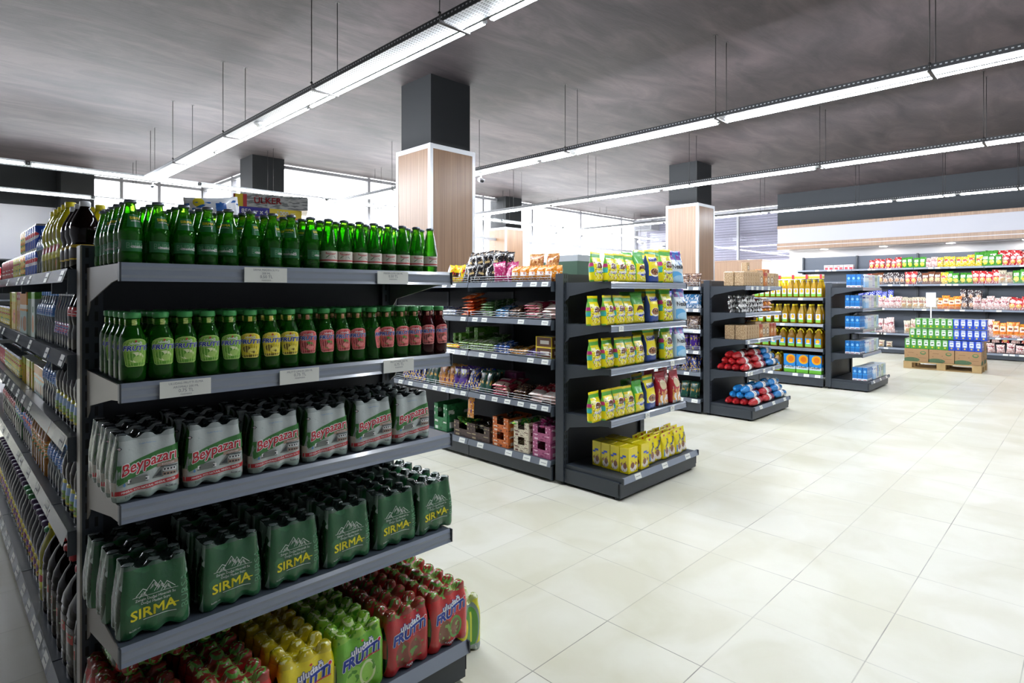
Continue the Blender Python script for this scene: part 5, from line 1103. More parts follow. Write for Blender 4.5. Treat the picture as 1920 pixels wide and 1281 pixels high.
def heap(key, Xf, y0, y1, z, n_across, layers, depth_rows, where, mode='lean', rs=0, top=None):
    """packs on a shelf facing -X between y0 and y1. lean: standing, tipped back; flat: lying in layers"""
    rr = random.Random(rs+int(y0*100)); kd = CD[key]; me = kd[1]
    hs = max(v.co.z for v in me.vertices); ds_ = .03
    for r_ in range(depth_rows):
        for l_ in range(layers):
            for i in range(n_across):
                y = y0+(y1-y0)*(i+.5)/n_across+rr.uniform(-.006, .006); rcount[(key, where)] = rcount.get((key, where), 0)+1; c = rcount[(key, where)]
                lab = '%s, %s row%s, %s along from the near end, %s' % (CNM[key], ['front', 'second', 'third', 'fourth'][r_], '' if layers == 1 else ', '+['bottom', 'second', 'third', 'fourth', 'fifth', 'sixth', 'seventh', 'eighth'][l_]+' layer', ORD[i+1], where)
                g = CNM[key]+'s on '+where
                if mode == 'lean': place(kd, Xf+.04+r_*.07+l_*.03, y, z+.004+l_*hs*.55, R(-90)+rr.uniform(-.15, .15)*(3 if key in ('blk', 'yel', 'mag') else 1), lab, 'pack', g, rx=R(-12)+rr.uniform(-.08, .08), ry=rr.uniform(-.3, .3) if key in ('blk', 'yel', 'mag', 'nav', 'gld') else 0, parts=False)
                elif mode == 'stand': place(kd, Xf+.04+r_*.075, y, z+.003+l_*hs*.9, R(-90)+rr.uniform(-.06, .06), lab, 'pack', g, rx=R(-3), parts=False)
                elif mode == 'flat':   # lying, front face up, head towards the back
                    th = {'orx': .03, 'brd': .05, 'blk': .045}.get(key, .024); place(kd, Xf+.03+r_*.14+rr.uniform(0, .015), y, z+.014+l_*th+rr.uniform(0, .003), R(-90)+rr.uniform(-.2, .2), lab, 'pack', g, rx=R(-90+14)+rr.uniform(-.08, .08), parts=False)
X2 = E2[0]-.02
Z2 = [1.587, 1.28, .97, .60, .17]
T = 'top candy shelf'
heap('yel', X2, uY(862, X2), uY(832, X2), Z2[0], 3, 1, 2, T, 'lean'); heap('blk', X2, uY(925, X2), uY(864, X2), Z2[0], 5, 2, 3, T, 'lean'); heap('mag', X2, uY(952, X2), uY(926, X2), Z2[0], 2, 1, 2, T, 'lean')
heap('org', X2, uY(1035, X2), uY(955, X2), Z2[0], 5, 1, 2, T, 'stand'); heap('brd', X2+.25, uY(1040, X2+.25), uY(985, X2+.25), Z2[0]+.05, 2, 1, 1, T+' rear', 'lean')
T = 'second candy shelf'
heap('orx', X2, uY(892, X2), uY(850, X2), Z2[1], 1, 6, 1, T, 'flat'); heap('wht', X2, uY(845, X2), uY(810, X2), Z2[1], 3, 2, 2, T, 'flat'); heap('grn', X2, uY(918, X2), uY(894, X2), Z2[1], 1, 5, 2, T, 'flat'); heap('blu', X2, uY(948, X2), uY(919, X2), Z2[1], 1, 3, 2, T, 'flat')
heap('brn', X2, uY(968, X2), uY(949, X2), Z2[1], 1, 3, 2, T, 'flat'); heap('pnk', X2, uY(1010, X2), uY(970, X2), Z2[1], 1, 5, 2, T, 'flat'); heap('rdw', X2, uY(1037, X2), uY(1011, X2), Z2[1], 1, 4, 2, T, 'flat')
T = 'third candy shelf'
heap('yel', X2, uY(852, X2), uY(828, X2), Z2[2], 2, 1, 1, T, 'flat'); heap('lim', X2, uY(918, X2), uY(854, X2), Z2[2], 7, 3, 1, T, 'flat'); heap('bar_b', X2, uY(948, X2), uY(919, X2), Z2[2], 3, 3, 1, T, 'flat'); heap('bar_o', X2, uY(980, X2), uY(949, X2), Z2[2], 3, 2, 1, T, 'flat'); heap('bar_p', X2, uY(1015, X2), uY(981, X2), Z2[2], 4, 2, 1, T, 'flat')
heap('grn', X2+.2, uY(930, X2+.2), uY(895, X2+.2), Z2[2], 2, 4, 1, T+' rear', 'flat')
T = 'fourth candy shelf'
for k, (key, u0, u1, n) in enumerate([('nav', 790, 748, 6), ('dgr', 815, 791, 3), ('gld', 845, 816, 4), ('prp', 868, 846, 3), ('nav', 895, 869, 4), ('dgr', 910, 896, 2)]): heap(key, X2, uY(u1, X2), uY(u0, X2), Z2[3], n, 1, 3, T+['', ' ', '', '', ' middle', ' end'][k], 'lean')
heap('pnk', X2, uY(950, X2), uY(912, X2), Z2[3], 1, 4, 2, T, 'flat'); heap('brn', X2, uY(985, X2), uY(952, X2), Z2[3], 1, 3, 2, T, 'flat'); heap('rdw', X2, uY(1036, X2), uY(987, X2), Z2[3], 2, 3, 2, T, 'flat')
def opened_box(nm, w, d, h, base, shapes, fill=None, lip=.5):
    """display carton with a cut-away front, and what it holds showing"""
    m1 = art(nm, base, shapes, .5); b = MB(); t_ = .003
    b.box(-w/2, -d/2, 0, w/2, d/2, .004); b.box(-w/2, -d/2, 0, -w/2+t_, d/2, h); b.box(w/2-t_, -d/2, 0, w/2, d/2, h); b.box(-w/2, d/2-t_, 0, w/2, d/2, h)
    b.box(-w/2, -d/2, 0, w/2, -d/2+t_, h*lip); b.box(-w/2, -d/2, h*lip, -w*.22, -d/2+t_, h); b.box(w*.22, -d/2, h*lip, w/2, -d/2+t_, h)
    return ('display_box', b.mesh('display_box', [m1]), [])
PRT = lambda c1, c2: [('rect', .06, .62, .3, .78, c1), ('rect', .7, .62, .94, .72, c1), ('blot', 7, .6, c2), ('rect', .1, .12, .3, .34, c1), ('rect', .45, .12, .62, .3, c2)]
BX = {'gr': opened_box('dbox_green', .2, .3, .26, '#2f7a4a', PRT('#e0e8e0', '#1f5a36')), 'br': opened_box('dbox_brown', .26, .3, .14, '#4a3834', PRT('#a89878', '#2c2220')), 'or': opened_box('dbox_orange', .19, .3, .125, '#c8682c', PRT('#e8d8c8', '#5c2a1a')), 'cr': opened_box('dbox_cream', .17, .3, .125, '#dcd2bc', PRT('#6a3a34', '#8a7a6a')),
      'pk': opened_box('dbox_pink', .19, .3, .13, '#a8567e', PRT('#e8c8d8', '#7a2c58')), 'lg': opened_box('dbox_lime', .12, .2, .14, '#6fa83c', PRT('#e0ecc8', '#3f7a24')), 'mg': box_kind('candy_carton', .2, .12, .18, art('mag_carton', '#8a3a6a', [('rect', .2, .4, .8, .55, '#e0c0d4'), ('blot', 5, .62, '#5c2048')], .4)),
      'yb': box_kind('biscuit_box', .17, .12, .085, art('yel_brown_box', '#6a4634', [('rect', 0, 0, .08, 1, '#e0c42a'), ('rect', .3, .3, .85, .65, '#e8e0d8'), ('band', 0, .06, '#e0c42a'), ('band', .94, 1, '#e0c42a')], .35)), 'dk': box_kind('coffee_box', .2, .15, .16, art('dark_green_box', '#39453f', [('ell', .5, .72, .16, .16, '#d88a2c'), ('ell', .5, .76, .1, .1, '#e8c83a'), ('rect', .3, .3, .7, .4, '#8aa89a')], .4)),
      'dk2': box_kind('coffee_box', .24, .15, .13, art('grey_coffee_box', '#6a6664', [('ell', .2, .6, .13, .22, '#c8502c'), ('ell', .2, .66, .08, .12, '#e8b83a')], .4))}
def bx(key, u, Xf, z, n, lab, grp, dz=0, rz=-90, seed=0, dx=0):
    for l_ in range(n):
        b_ = BX[key]; zz = z+.002+l_*dz; place(b_, Xf+dx, uY(u, Xf+dx-.15), zz, R(rz), lab+(', %s of its stack' % ['bottom', 'second'][l_] if n > 1 else ''), 'box', grp)
for i, (u, k, n, dz, lb) in enumerate([(826, 'gr', 1, 0, 'green display box, leftmost on the candy base shelf'), (868, 'br', 1, 0, 'low dark brown candy box with green candies, candy base shelf'), (899, 'br', 1, 0, 'low dark brown candy box with black candies, candy base shelf'), (938, 'or', 2, .127, 'orange chocolate display box, candy base shelf'), (977, 'cr', 2, .127, 'cream chocolate display box, candy base shelf'), (1015, 'pk', 2, .132, 'pink chocolate display box, candy base shelf')]):
    bx(k, u, X2, Z2[4], n, lb, 'display boxes on the candy base shelf', dz, dx=.17)
rr = random.Random(4)
def candies(key, u, z, wy, n, where):
    Y = uY(u, X2+.02)
    for i in range(n):
        place(CD[key], X2+.07+rr.uniform(0, .18), Y+rr.uniform(-wy/2, wy/2), z+rr.uniform(0, .03), rr.uniform(0, 6.28), '%s lying loose in the %s' % (CNM[key], where), 'candy', CNM[key]+' pieces in the '+where, rx=R(70)+rr.uniform(-.4, .4), parts=False)
candies('cnd', 862, Z2[4]+.10, .2, 16, 'left brown box'); candies('cbk', 895, Z2[4]+.09, .2, 18, 'right brown box'); candies('cnk', 1012, Z2[4]+.225, .15, 18, 'upper pink box'); candies('cnd', 970, Z2[4]+.2, .12, 9, 'upper cream box'); candies('cbk', 935, Z2[4]+.2, .12, 8, 'upper orange box')
place(CD['gld'], X2-.005, uY(883, X2), Z2[4]+.2, R(-90), 'gold packet hanging at the candy shelf joint', 'packet', None, rx=R(-4))
place(BX['mg'], X2+.3, uY(962, X2+.3), Z2[3]+.002, R(-90), 'magenta carton at the back of the fourth candy shelf', 'box', None); place(BX['lg'], X2+.2, uY(872, X2+.2), Z2[2]+.002, R(-90), 'lime green display box on the third candy shelf', 'box', None)
place(BX['lg'], X2+.32, uY(905, X2+.32), Z2[2]+.002, R(-90), 'lime green display box at the rear of the third candy shelf', 'box', None, sc=1.4)
for l_ in range(2): place(BX['yb'], X2+.1, uY(1028, X2+.1), Z2[2]+.002+l_*.087, R(-90), 'yellow edged brown biscuit box, %s of two, third candy shelf' % ['bottom', 'top'][l_], 'box', 'biscuit boxes')
place(BX['dk'], X2+.36, uY(870, X2+.36), Z2[0]+.01, R(-78), 'dark green box with orange disc standing on the top candy shelf', 'box', None, sc=1.1); place(BX['dk2'], X2+.4, uY(898, X2+.4), Z2[0]+.01, R(-80), 'grey-brown box with orange disc on the top candy shelf', 'box', None)
place(box_kind('crate', .42, .3, .2, mat('dark_green_crate', '#3d5a48', .5)), 4.33, 3.55, 1.589, R(-90), 'dark green crate on the row top behind the cereal rack', 'crate', None)
place(box_kind('plastic_crate', .25, .2, .06, mat('grey_crate', '#a9adb2', .5)), 4.33, 3.5, 1.791, R(-90), 'pale grey box lying on the dark green crate', 'box', None)
# ---------------------------------------------------------------- third rack: brown packs, rolls
BRN = art('brown_pasta', '#a88a66', [('blot', 10, .52, '#c9b08c'), ('blot', 22, .58, '#7c5f44')], .4, .2, bump=(60, .003)); BRC = art('brown_pasta_logo', '#b09068', [('blot', 10, .52, '#cdb690'), ('ell', .5, .45, .34, .27, '#5a3a34'), ('ell', .5, .45, .27, .2, '#d8ccb8'), ('blot', 12, .56, '#4a302c', .3, .38, .7, .52)], .4, .2)
BRO = art('brown_orange_box', '#b8723c', [('band', .75, 1, '#a0443a'), ('rect', .2, .3, .85, .6, '#e4c49a'), ('blot', 7, .58, '#7c3a28')], .35)
RK = {'a': box_kind('pasta_pack', .06, .12, .17, BRN, BRN, BRN, .006), 'c': box_kind('pasta_pack', .11, .1, .17, BRC, BRN, BRN, .006), 'o': box_kind('biscuit_pack', .09, .12, .17, BRO, BRO, BRO, .005)}
SHE = ['top shelf', 'second shelf', 'third shelf']
yr = E3[1]-.42+.07
def rack3(z, seq, where, y=None, rows=2, rx=0):
    x = E3[0]+.04
    for i, (k, w) in enumerate(seq):
        x += w/2
        if k:
            for r_ in range(rows): place(RK[k], x, (y or yr)+r_*.13, z+.002, random.uniform(-.05, .05), '%s, %s from the left, %s row, %s' % ({'a': 'upright brown pack', 'c': 'brown pack with round logo', 'o': 'orange-brown pack'}[k], ORD[i+1], ['front', 'rear'][r_], where), 'pack', 'brown packs on the third rack', rx=rx)
        x += w/2
rack3(LV[0], [('a', .068)]*7+[('c', .118), ('o', .098), ('c', .118), ('c', .118), ('a', .068), ('a', .068)], 'top shelf, brown rack')
place(RK['a'], E3[0]+.55, yr+.05, LV[0]+.174, 0, 'dark red-brown pack lying on top of the brown packs', 'pack', None, ry=R(90)); place(RK['o'], E3[0]+.75, yr+.05, LV[0]+.174, 0, 'orange-brown pack lying on top of the brown packs', 'pack', None, ry=R(90)); place(RK['c'], E3[0]+.36, yr+.06, LV[0]+.174, 0, 'round logo pack standing on top of the brown packs', 'pack', None, sc=.7)
rack3(LV[2], [(None, .02), ('a', .075), ('a', .075), ('a', .075), ('a', .068), ('a', .068), ('a', .068), ('o', .1), ('c', .118), ('c', .118), ('o', .1), ('o', .1)], 'third shelf, brown rack')
for i in range(3): place(RK['a'], E3[0]+.42+i*.06, yr+.02, LV[2]+.174+.0, 0, 'brown pack laid across the uprights, %s from the left, third shelf, brown rack' % ORD[i+1], 'pack', 'laid brown packs', ry=R(90), sc=(1, 1, .3) if False else 1, rx=0) if i == 0 else None
for l_ in range(2): place(RK['o'], E3[0]+.98, yr+.26, LV[2]+.005+l_*.19, 0, 'orange-brown pack at the rear right, %s layer, third shelf' % ['lower', 'upper'][l_], 'pack', 'rear orange packs')
def bwpile():
    rr = random.Random(8); n = 0
    for l_ in range(3):
        for i in range(9 if l_ < 2 else 6):
            for r_ in range(2):
                place(CD['bwh'], E3[0]+.07+i*.078+rr.uniform(-.01, .01), yr+.0+r_*.1, LV[1]+.006+l_*.062, rr.uniform(-.3, .3), 'black and white pack, %s along, %s layer, %s row, second shelf, brown rack' % (ORD[i+1], ['bottom', 'middle', 'top'][l_], ['front', 'rear'][r_]), 'pack', 'black and white packs', rx=R(-20)+rr.uniform(-.2, .2), ry=rr.uniform(-.35, .35), sc=(.62, .8, .62), parts=False)
    for l_ in range(4):
        for i in range(3):
            place(CD['rdw' if l_ % 2 else 'org'], E3[0]+.80+i*.12, yr+.02, LV[1]+.01+l_*.042, 0, '%s, %s along, %s layer, right end of second shelf, brown rack' % ('red and white pack' if l_ % 2 else 'orange cake pack', ORD[i+1], ['bottom', 'second', 'third', 'top'][l_]), 'pack', 'packs at the right of the second shelf', rx=R(-80), sc=(.75, 1, .7), parts=False)
bwpile()
def roll(colr, seed):
    nm = 'roll_'+colr; m_ = mat(nm, {'red': '#b01c22', 'blue': '#1f7cc0'}[colr], .22, coat=.5, bump=(70, .006)); b = MB(); r = .036
    prof = [(.004, -.185), (.018, -.178), (.006, -.17), (.026, -.15), (r, -.12), (r, -.04), (r*1.01, -.04), (r*1.01, .04), (r, .04), (r, .12), (.026, .15), (.006, .17), (.018, .178), (.004, .185)]
    b.lathe(prof, 16, ms=[0]*6+[1]+[0]*6)
    for i, (x, y, z) in enumerate(b.v):
        n_ = noise.noise(Vector((x*40+seed, y*40, z*30)))*.005; l_ = math.hypot(x, y)+1e-6; b.v[i] = (z, x*(1+n_/l_*min(1, l_*40)), y*(1+n_/l_*min(1, l_*40))+r)
    pts = [(.0+.02*math.cos(a*math.pi/5), .02*math.sin(a*math.pi/5)) for a in range(10)]
    b.poly(pts, lambda x, z: (x, -math.sqrt(max(1e-6, (r*1.02)**2-z*z))-.001, z+r), 2)
    return ('rolled_bag', b.mesh('rolled_bag', [m_, art('roll_label', '#e6e4e2', [('blot', 9, .64, '#8a8a90')], .35), mat('roll_logo', '#5a4a50', .4)]), [])
RR, RB = roll('red', 1), roll('blue', 2)
def rolls(z, grid, where, y0):
    rr = random.Random(2)
    for l_, lay in enumerate(grid):
        for d_ in range(4-l_):
            for i, c in enumerate(lay):
                if not c: continue
                place(RR if c == 'r' else RB, E3[0]+.21+i*.372+rr.uniform(-.015, .015), y0+.05+d_*.088+l_*.042, z+.002+l_*.072, rr.uniform(-.05, .05), '%s rolled bag, %s column, %s layer, %s from front, %s' % ({'r': 'red', 'b': 'blue'}[c], ['left', 'middle', 'right'][i], ['bottom', 'second', 'third'][l_], ORD[d_+1], where), 'bag', 'rolled bags on '+where, ry=rr.uniform(-.04, .04), sc=(1.0, 1.16, 1.16))
rolls(LV[3], ['rrb', 'rrb', 'rrb'], 'fourth shelf', E3[1]-.42); rolls(.165, ['rrb', 'brb', '0bb'.replace('0', ' ').replace(' ', 'b')], 'base shelf', E3[1]-.52)
# left face of the third row (narrow view)
X3 = E3[0]-.02
for si, (z, ks) in enumerate(((1.57, ('brn', 'brd', 'pnk')), (1.30, ('blu', 'wht', 'blu')), (1.04, ('brn', 'blk', 'brn')), (.78, ('prp', 'brn', 'pnk')), (.51, ('nav', 'prp', 'nav')), (.18, ('dgr', 'wht', 'dgr')))):
    for j, k in enumerate(ks): heap(k, X3, E3[1]+.15+j*.3, E3[1]+.42+j*.3, z, 2, 1, 2, '%s shelf of the third row%s' % (ORD[si+1], ['', ' middle', ' far'][j]), 'lean' if si != 3 else 'stand')
# ---------------------------------------------------------------- fourth rack: milk cartons
def milk(nm, base, shapes, h=.2, cap=None):
    a = art(nm, base, shapes, .3, .2); b = MB(); b.rbox(-.032, -.032, 0, .032, .032, h, .002, mf=[0, 0, 0, 0, 1, 1])
    if cap: b.lathe([(.014, h), (.014, h+.012), (.0001, h+.012)], 10, 2)
    return ('milk_carton', b.mesh('milk_carton', [a, mat('milk_top', '#c8d4e0', .35), mat('milk_cap', cap or '#ffffff', .4)]), [])
MK = {'B': milk('milk_blue', '#1f6cb4', [('band', 0, .16, '#dfe6ee'), ('ell', .5, .7, .26, .1, '#8ec4ea'), ('band', .45, .55, '#2a86cc'), ('rect', .15, .03, .85, .08, '#8a3a4a')]), 'W': milk('milk_white', '#eaf0f6', [('band', 0, .4, '#a9d0f0'), ('tri', .5, .38, .5, .2, '#a9d0f0'), ('rect', .2, .75, .8, .86, '#3a4aa8')]),
      'P': milk('milk_pale', '#e6e6e8', [('blot', 3, .58, '#b0b8c4'), ('rect', .2, .6, .8, .8, '#d8a0a8'), ('blot', 7, .62, '#7a9a6a')]), 'G': milk('milk_green', '#e4e8e0', [('rect', .55, 0, 1, 1, '#7fae4a'), ('rect', .1, .5, .5, .8, '#4a4f9c')]), 'V': milk('milk_violet', '#e4e4ec', [('rect', .2, .1, .8, .9, '#4644a0'), ('rect', .35, .2, .65, .8, '#e4e4ec')]), 'T': milk('milk_teal', '#dfe8ea', [('rect', .1, .2, .6, .9, '#4a9cc4')])}
MN = dict(B='deep blue milk carton', W='white and light blue milk carton', P='pale patterned milk carton', G='green and white milk carton', V='violet striped milk carton', T='teal and white milk carton')
SQ = [('BBWWWPPPVVGGTT', .14, LV[0]), ('BB  WWPPVVGGTT', .08, LV[1]), ('BBBBWPPPVVGGTT', .08, LV[2]), ('BBBBWWPPVVGGTT', .08, LV[3]), ('BBBBWWPBGVGGTT', .08, .163)]
for r_, (sq_, x0, z) in enumerate(SQ):
    for i, c in enumerate(sq_):
        if c == ' ': continue
        yy = E4[1]-(.42 if r_ < 4 else .52)+.045
        back = c == 'B' and i < 4
        for d_ in range(3):
            place(MK[c], E4[0]+x0+.0+i*.0715, yy+(.02 if back else 0)+d_*.067, z+.002, random.uniform(-.04, .04), '%s, %s from the left, %s row, %s, milk rack' % (MN[c], ORD[i+1], ['front', 'second', 'third'][d_], ['top shelf', 'second shelf', 'third shelf', 'fourth shelf', 'base shelf'][r_]), 'milk carton', 'milk cartons')
# oil bottles
OIL = glass_mat('sunflower_oil', '#ffe45a', '#f2cc22', .5); OILD = glass_mat('deep_oil', '#f0c83a', '#c8961c', .4); YC = mat('cap_yellow', '')
SUN = [('band', 0, .3, '#7cc04a'), ('ell', .5, .66, .34, .28, '#e8902a'), ('ell', .5, .66, .22, .18, '#f4c42a'), ('rect', .2, .36, .8, .46, '#f0f2f4')]
def rect_label(w, h, z0, y, a, name='label'):
    b = MB(); b.quad((-w/2, y, z0), (w/2, y, z0), (w/2, y, z0+h), (-w/2, y, z0+h)); b.quad((w/2, -y, z0), (-w/2, -y, z0), (-w/2, -y, z0+h), (w/2, -y, z0+h)); return (name, b.mesh(name, [a]))
def oil(nm, r, h, lab, sq=2, hand=False, capc=None, body=OIL):
    pr = [(r*.85, 0), (r, h*.03), (r, h*.32), (r*.93, h*.36), (r, h*.42), (r, h*.58), (r*.7, h*.74), (.019, h*.9), (.017, h*.94)]
    k = bottle_kind(nm, pr, body, capc or YC, h*.93, .021, h*.07, None, seg=20, sq=sq, handle=(.006, [(-.03, 0, h*.7), (-.045, 0, h*.85), (0, 0, h*1.02), (.045, 0, h*.85), (.03, 0, h*.7)], YC) if hand else None)
    k[2].append(rect_label(r*1.5, h*.42, h*.08, -r*1.005, lab)); return k
OA = art('oil_label', '#cfe2ee', SUN, .3)
OK = {'a': oil('oil_bottle', .042, .29, OA), 'b': oil('oil_bottle', .046, .31, OA), 'c': oil('oil_jug', .062, .31, art('oil_label_blue', '#3f9ad8', SUN, .3), hand=True, body=OILD)}
SUNB = art('oil_tin', '#2f8ad4', [('band', .0, .2, '#6ab83a'), ('band', .2, .34, '#cfe4f0'), ('ell', .62, .74, .4, .24, '#e8a41a'), ('ell', .62, .74, .24, .15, '#e07818'), ('rect', .12, .26, .72, .37, '#e8f0f4')], .25, .3)
b = MB(); b.rbox(-.09, -.06, 0, .09, .06, .3, .004, mf=[0]*6); b.text('Yudum', lambda x, y: (x-.01, -.0612, y+.1), .055, 1, bold=.03); b.text('Yudum', lambda x, y: (-x-.01, .0612, y+.1), .055, 1, bold=.03); TIN = ('oil_tin', b.mesh('oil_tin', [SUNB, INK]), [])
X4 = E4[0]-.02
def oils(key, z, y0, n, pitch, where, rows=2, kd=None):
    for i in range(n):
        for r_ in range(rows): place(kd or OK[key], X4+.07+r_*(pitch+.005), y0+pitch*(i+.5), z+.002, R(-90)+random.uniform(-.1, .1), '%s, %s from the near end, %s row, %s' % ({'a': 'yellow oil bottle', 'b': 'slim-necked oil bottle', 'c': 'large oil jug with handle', 't': 'blue sunflower oil tin'}[key], ORD[i+1], ['front', 'rear'][r_], where), 'oil container', 'cooking oil on '+where)
ya = E4[1]+.12
oils('a', 1.417, ya, 12, .09, 'top oil shelf'); oils('b', 1.0, ya, 9, .128, 'second oil shelf'); oils('c', .61, ya, 9, .135, 'third oil shelf')
for i in range(3): place(TIN, X4+.09, ya+.11+i*.195, .202, R(-90), 'blue sunflower oil tin, %s from the near end, base oil shelf' % ORD[i+1], 'oil tin', 'oil tins')
oils('c', .2, ya+.62, 5, .14, 'base oil shelf')
FB_ = box_kind('seasoning_box', .2, .12, .07, art('yel_white_box', '#e8e2c8', [('band', .1, .6, '#e8cc1c'), ('blot', 8, .6, '#8a3a7c'), ('rect', .82, 0, 1, 1, '#c02c3c')], .35))
for i in range(5): place(FB_, X4+.1, ya+.11+i*.21, 1.417+.3, R(-90), 'flat yellow and white box on the oil bottles, %s from the near end' % ORD[i+1], 'box', 'flat boxes on the oil bottles')
# ---------------------------------------------------------------- snack bags on the right wall shelving
SNK = {}
for nm, base, sh in (('red', '#c02c30', [('ell', .5, .3, .3, .18, '#e8b45a'), ('rect', .2, .55, .8, .75, '#f0e8e4'), ('blot', 7, .6, '#f4e4d8')]), ('green', '#4c9a38', [('ell', .5, .3, .32, .2, '#e4d43a'), ('rect', .2, .55, .8, .78, '#e8f0dc'), ('blot', 7, .6, '#1f5a24')]), ('yellow', '#e4c42a', [('rect', .2, .5, .8, .72, '#c8342c'), ('blot', 7, .58, '#f4ecc8')]),
                     ('brown', '#7a4a34', [('ell', .5, .35, .32, .2, '#d8b078'), ('rect', .2, .6, .8, .78, '#e8e0d8'), ('blot', 7, .62, '#3a2420')]), ('dark', '#3a2c30', [('ell', .5, .35, .3, .2, '#a87a58'), ('blot', 7, .58, '#e0dcd8')]), ('cream', '#cfc4ac', [('rect', .2, .5, .8, .7, '#8a4a3c'), ('blot', 7, .56, '#8a7c6c'), ('ell', .5, .25, .28, .15, '#b89468')]),
                     ('orange', '#d8702a', [('rect', .15, .4, .85, .75, '#f0dcc8'), ('blot', 7, .58, '#e8b43a'), ('rect', .3, .5, .7, .62, '#7a3424')]), ('pink', '#c49a94', [('rect', .2, .45, .8, .7, '#8a3a44'), ('blot', 7, .54, '#ece4e0')]), ('blue', '#2a3cae', [('ell', .5, .3, .3, .18, '#e8d43a'), ('blot', 7, .58, '#e4e8f4'), ('band', 0, .12, '#e4e8f4')])):
    SNK[nm] = bag(.17, .24, .09, art('snack_'+nm, base, sh, .22, .3, bump=(40, .005)), mat('snackside_'+nm, base, .3), 'snack_bag', 'pillow', hash(nm) % 1 + len(SNK), .008, n=18, m=11)
def wall_snacks(z, y0, seq, where, h=1.0, pitch=.15, rows=1, lean=0, xo=0, sc=.8):
    for i, c in enumerate(seq):
        if c == ' ': continue
        nm = dict(r='red', g='green', y='yellow', b='brown', d='dark', c='cream', o='orange', p='pink', u='blue')[c]
        for r_ in range(rows): place(SNK[nm], 16.8+.09+xo+r_*.09, y0-pitch*(i+.5), z+.003, R(-90)+random.uniform(-.22, .22), '%s snack bag, %s from the left%s, %s' % (nm, ORD[i+1], '' if rows == 1 else [', front row', ', rear row'][r_], where), 'snack bag', 'snack bags on '+where, rx=R(-6)+random.uniform(-.1, .1), ry=random.uniform(-.08, .08), sc=(sc*random.uniform(.92, 1.06), sc, sc*h*1.35*random.uniform(.85, 1.08)), parts=False)
random.seed(12)
yw = 4.13
wall_snacks(2.10, yw-.05, 'rrrrrrggggppyyyyyyygggrrrrryyg', 'top wall shelf', 1.0, .118, sc=.78); wall_snacks(2.10, 1.95, 'gggrrrr', 'upper layer of top wall shelf', 1.0, .13, xo=.06, sc=1.05)
wall_snacks(1.70, yw, 'rbbddddrrdbbbyggggrrrrccggbb', 'second wall shelf', 1.0, .118, sc=.9); wall_snacks(1.11, yw+.2, 'uuuuppppccccccooooddppppprrrrr', 'third wall shelf', 1.0, .118, sc=.92); wall_snacks(1.32, yw+.2, 'uuuuuu', 'upper layer of third wall shelf', .9, .13, xo=.04, sc=.8)
wall_snacks(1.33, 2.25, 'ddd', 'upper right layer of third wall shelf', .9, .14, xo=.04, sc=.8); wall_snacks(.50, yw+.3, 'ggggpppp  cc    ccpppppppooooooo', 'fourth wall shelf', 1.25, .112, sc=.9); wall_snacks(.15, 1.9, 'ppppppppp', 'base wall shelf', .72, .16, xo=-.04, sc=.9); wall_snacks(.15, yw+.1, 'p cc', 'left base wall shelf', .6, .17, xo=-.02, sc=.8)
wall_snacks(.38, 1.85, 'pprprpp', 'upper layer of base wall shelf', .6, .17, xo=-.02, sc=.9)
for i in range(3): place(box_kind('milk_drink_box', .22, .15, .12, art('red_white_box', '#e4dcdc', [('rect', .1, .0, .45, .5, '#d0404c'), ('rect', .6, .0, .95, .5, '#d0404c'), ('rect', .3, .65, .7, .8, '#d0404c')], .35)), 16.95, 5.02-.235*i, 2.102, R(-90), 'red and white boxed drink, %s from the left on the top wall shelf' % ORD[i+1], 'box', 'red and white boxes')
# distant things at far left
for k in range(14): place(K['can_red' if k % 3 else 'can_mix'], -.9+k*.19, 16.1, 1.752, 0, 'distant reddish item, %s from the left on the far wall shelf' % ORD[k+1], 'can', 'items on the far wall shelf', sc=2.6, parts=False)
# ---------------------------------------------------------------- pallet with cases and cartons
CS_ = box_kind('cardboard_case', .39, .3, .19, CARD, CARD, CARD, .003)
PX0, PX1, PY0, PY1 = 13.75, 14.55, 1.5, 2.72
t = empty('pallet', (13.75, 1.5, 0))
def part_box(nm, *a):
    b = MB(); b.box(*a); return b.obj(nm, [WOODL], t)
for x in (0, .33, .66):
    part_box('bottom_board', x, 0, 0, x+.14, 1.22, .02)
    for y in (0, .54, 1.08): part_box('block', x, y, .02, x+.14, y+.14, .1)
for y in (0, .54, 1.08): part_box('stringer_board', 0, y, .1, .8, y+.14, .12)
for k in range(6): part_box('deck_board', k*.136, 0, .12, k*.136+.12, 1.22, .142)
tag(t, 'pale wooden pallet on the floor under the green and blue cartons', 'pallet')
CW = art('brown_case', '#a98560', [('rect', .0, .0, .55, .22, '#4f6a4c'), ('ell', .3, .14, .34, .18, '#4f6a4c'), ('ell', .78, .7, .12, .14, '#4f7a4c'), ('ell', .78, .72, .08, .07, '#a98560'), ('blot', 10, .68, '#8a6a4a'), ('rect', .15, .68, .4, .72, '#8a6a4a'), ('rect', .6, .3, .9, .33, '#8a6a4a')], .7)
CASE = box_kind('cardboard_case', .395, .37, .25, CW, CW, CARD, .003)
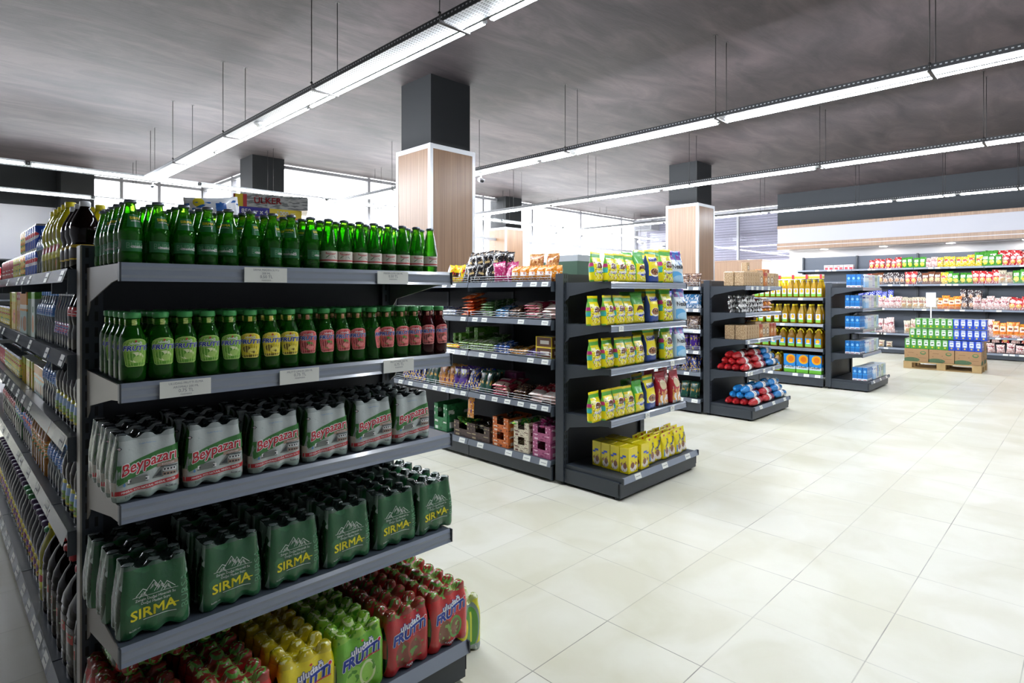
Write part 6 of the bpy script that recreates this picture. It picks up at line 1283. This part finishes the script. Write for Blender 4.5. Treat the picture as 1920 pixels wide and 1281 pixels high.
for i in range(3):
    for r_ in range(2): place(CASE, 13.95+.0+r_*.385, 2.51-i*.405, .144, R(-90), 'printed brown cardboard case, %s from the left, %s row on the pallet' % (ORD[i+1], ['front', 'rear'][r_]), 'box', 'cases on the pallet')
def mcart(nm, base, c2): return box_kind('drink_carton', .098, .1, .19, art(nm, base, [('rect', .18, .35, .82, .8, '#e6ecec'), ('rect', .3, .55, .7, .65, c2), ('ell', .5, .2, .16, .07, '#e0c83a'), ('rect', .2, .86, .8, .93, '#e8f0ee'), ('blot', 9, .62, c2, .2, .36, .8, .55)], .3), None, mat('top_'+nm, '#b9c6b4', .4))
MG, MBl = mcart('mc_green', '#4f9a3c', '#2c6a2c'), mcart('mc_blue', '#2a4cc0', '#7a8ad0')
for lv, (ng, nb, ys) in enumerate(((7, 5, 2.705), (7, 5, 2.63), (6, 5, 2.535))):
    z = .396+lv*.2+(0 if lv == 0 else .0)
    for i in range(ng+nb):
        for r_ in range(3 if lv < 2 else 2):
            place(MG if i < ng else MBl, 13.83+.0+lv*.02+r_*.103, ys-.05-i*.1005, z+lv*.004, R(-90), '%s drink carton, %s from the left, %s layer, %s row on pallet' % ('green' if i < ng else 'blue', ORD[i+1], ['bottom', 'middle', 'top'][lv], ['front', 'second', 'third'][r_]), 'drink carton', 'drink cartons on the pallet')
    for i in range(3): 
        if lv < 2: place(CS_, 14.32, 2.51-i*.405, z+lv*.004, R(-90), 'plain cardboard case behind the cartons, %s from the left, %s layer' % (ORD[i+1], ['lower', 'upper'][lv]), 'box', 'plain cases behind the cartons')
t = empty('sign_stand', (14.85, 2.45, 0))
b = MB(); b.lathe([(.12, 0), (.12, .01), (.01, .014)], 16); b.obj('base', [ALU], t)
b = MB(); b.tube((0, 0, .01), (0, 0, 1.42), .012, 8); b.obj('pole', [WHITE], t)
b = MB(); b.box(-.01, -.085, 1.2, .01, .085, 1.5); b.obj('sign_board', [mat('sign_blank', '#d4d6dc', .4)], t)
tag(t, 'white sign on a slim pole rising behind the pallet of cartons', 'sign')
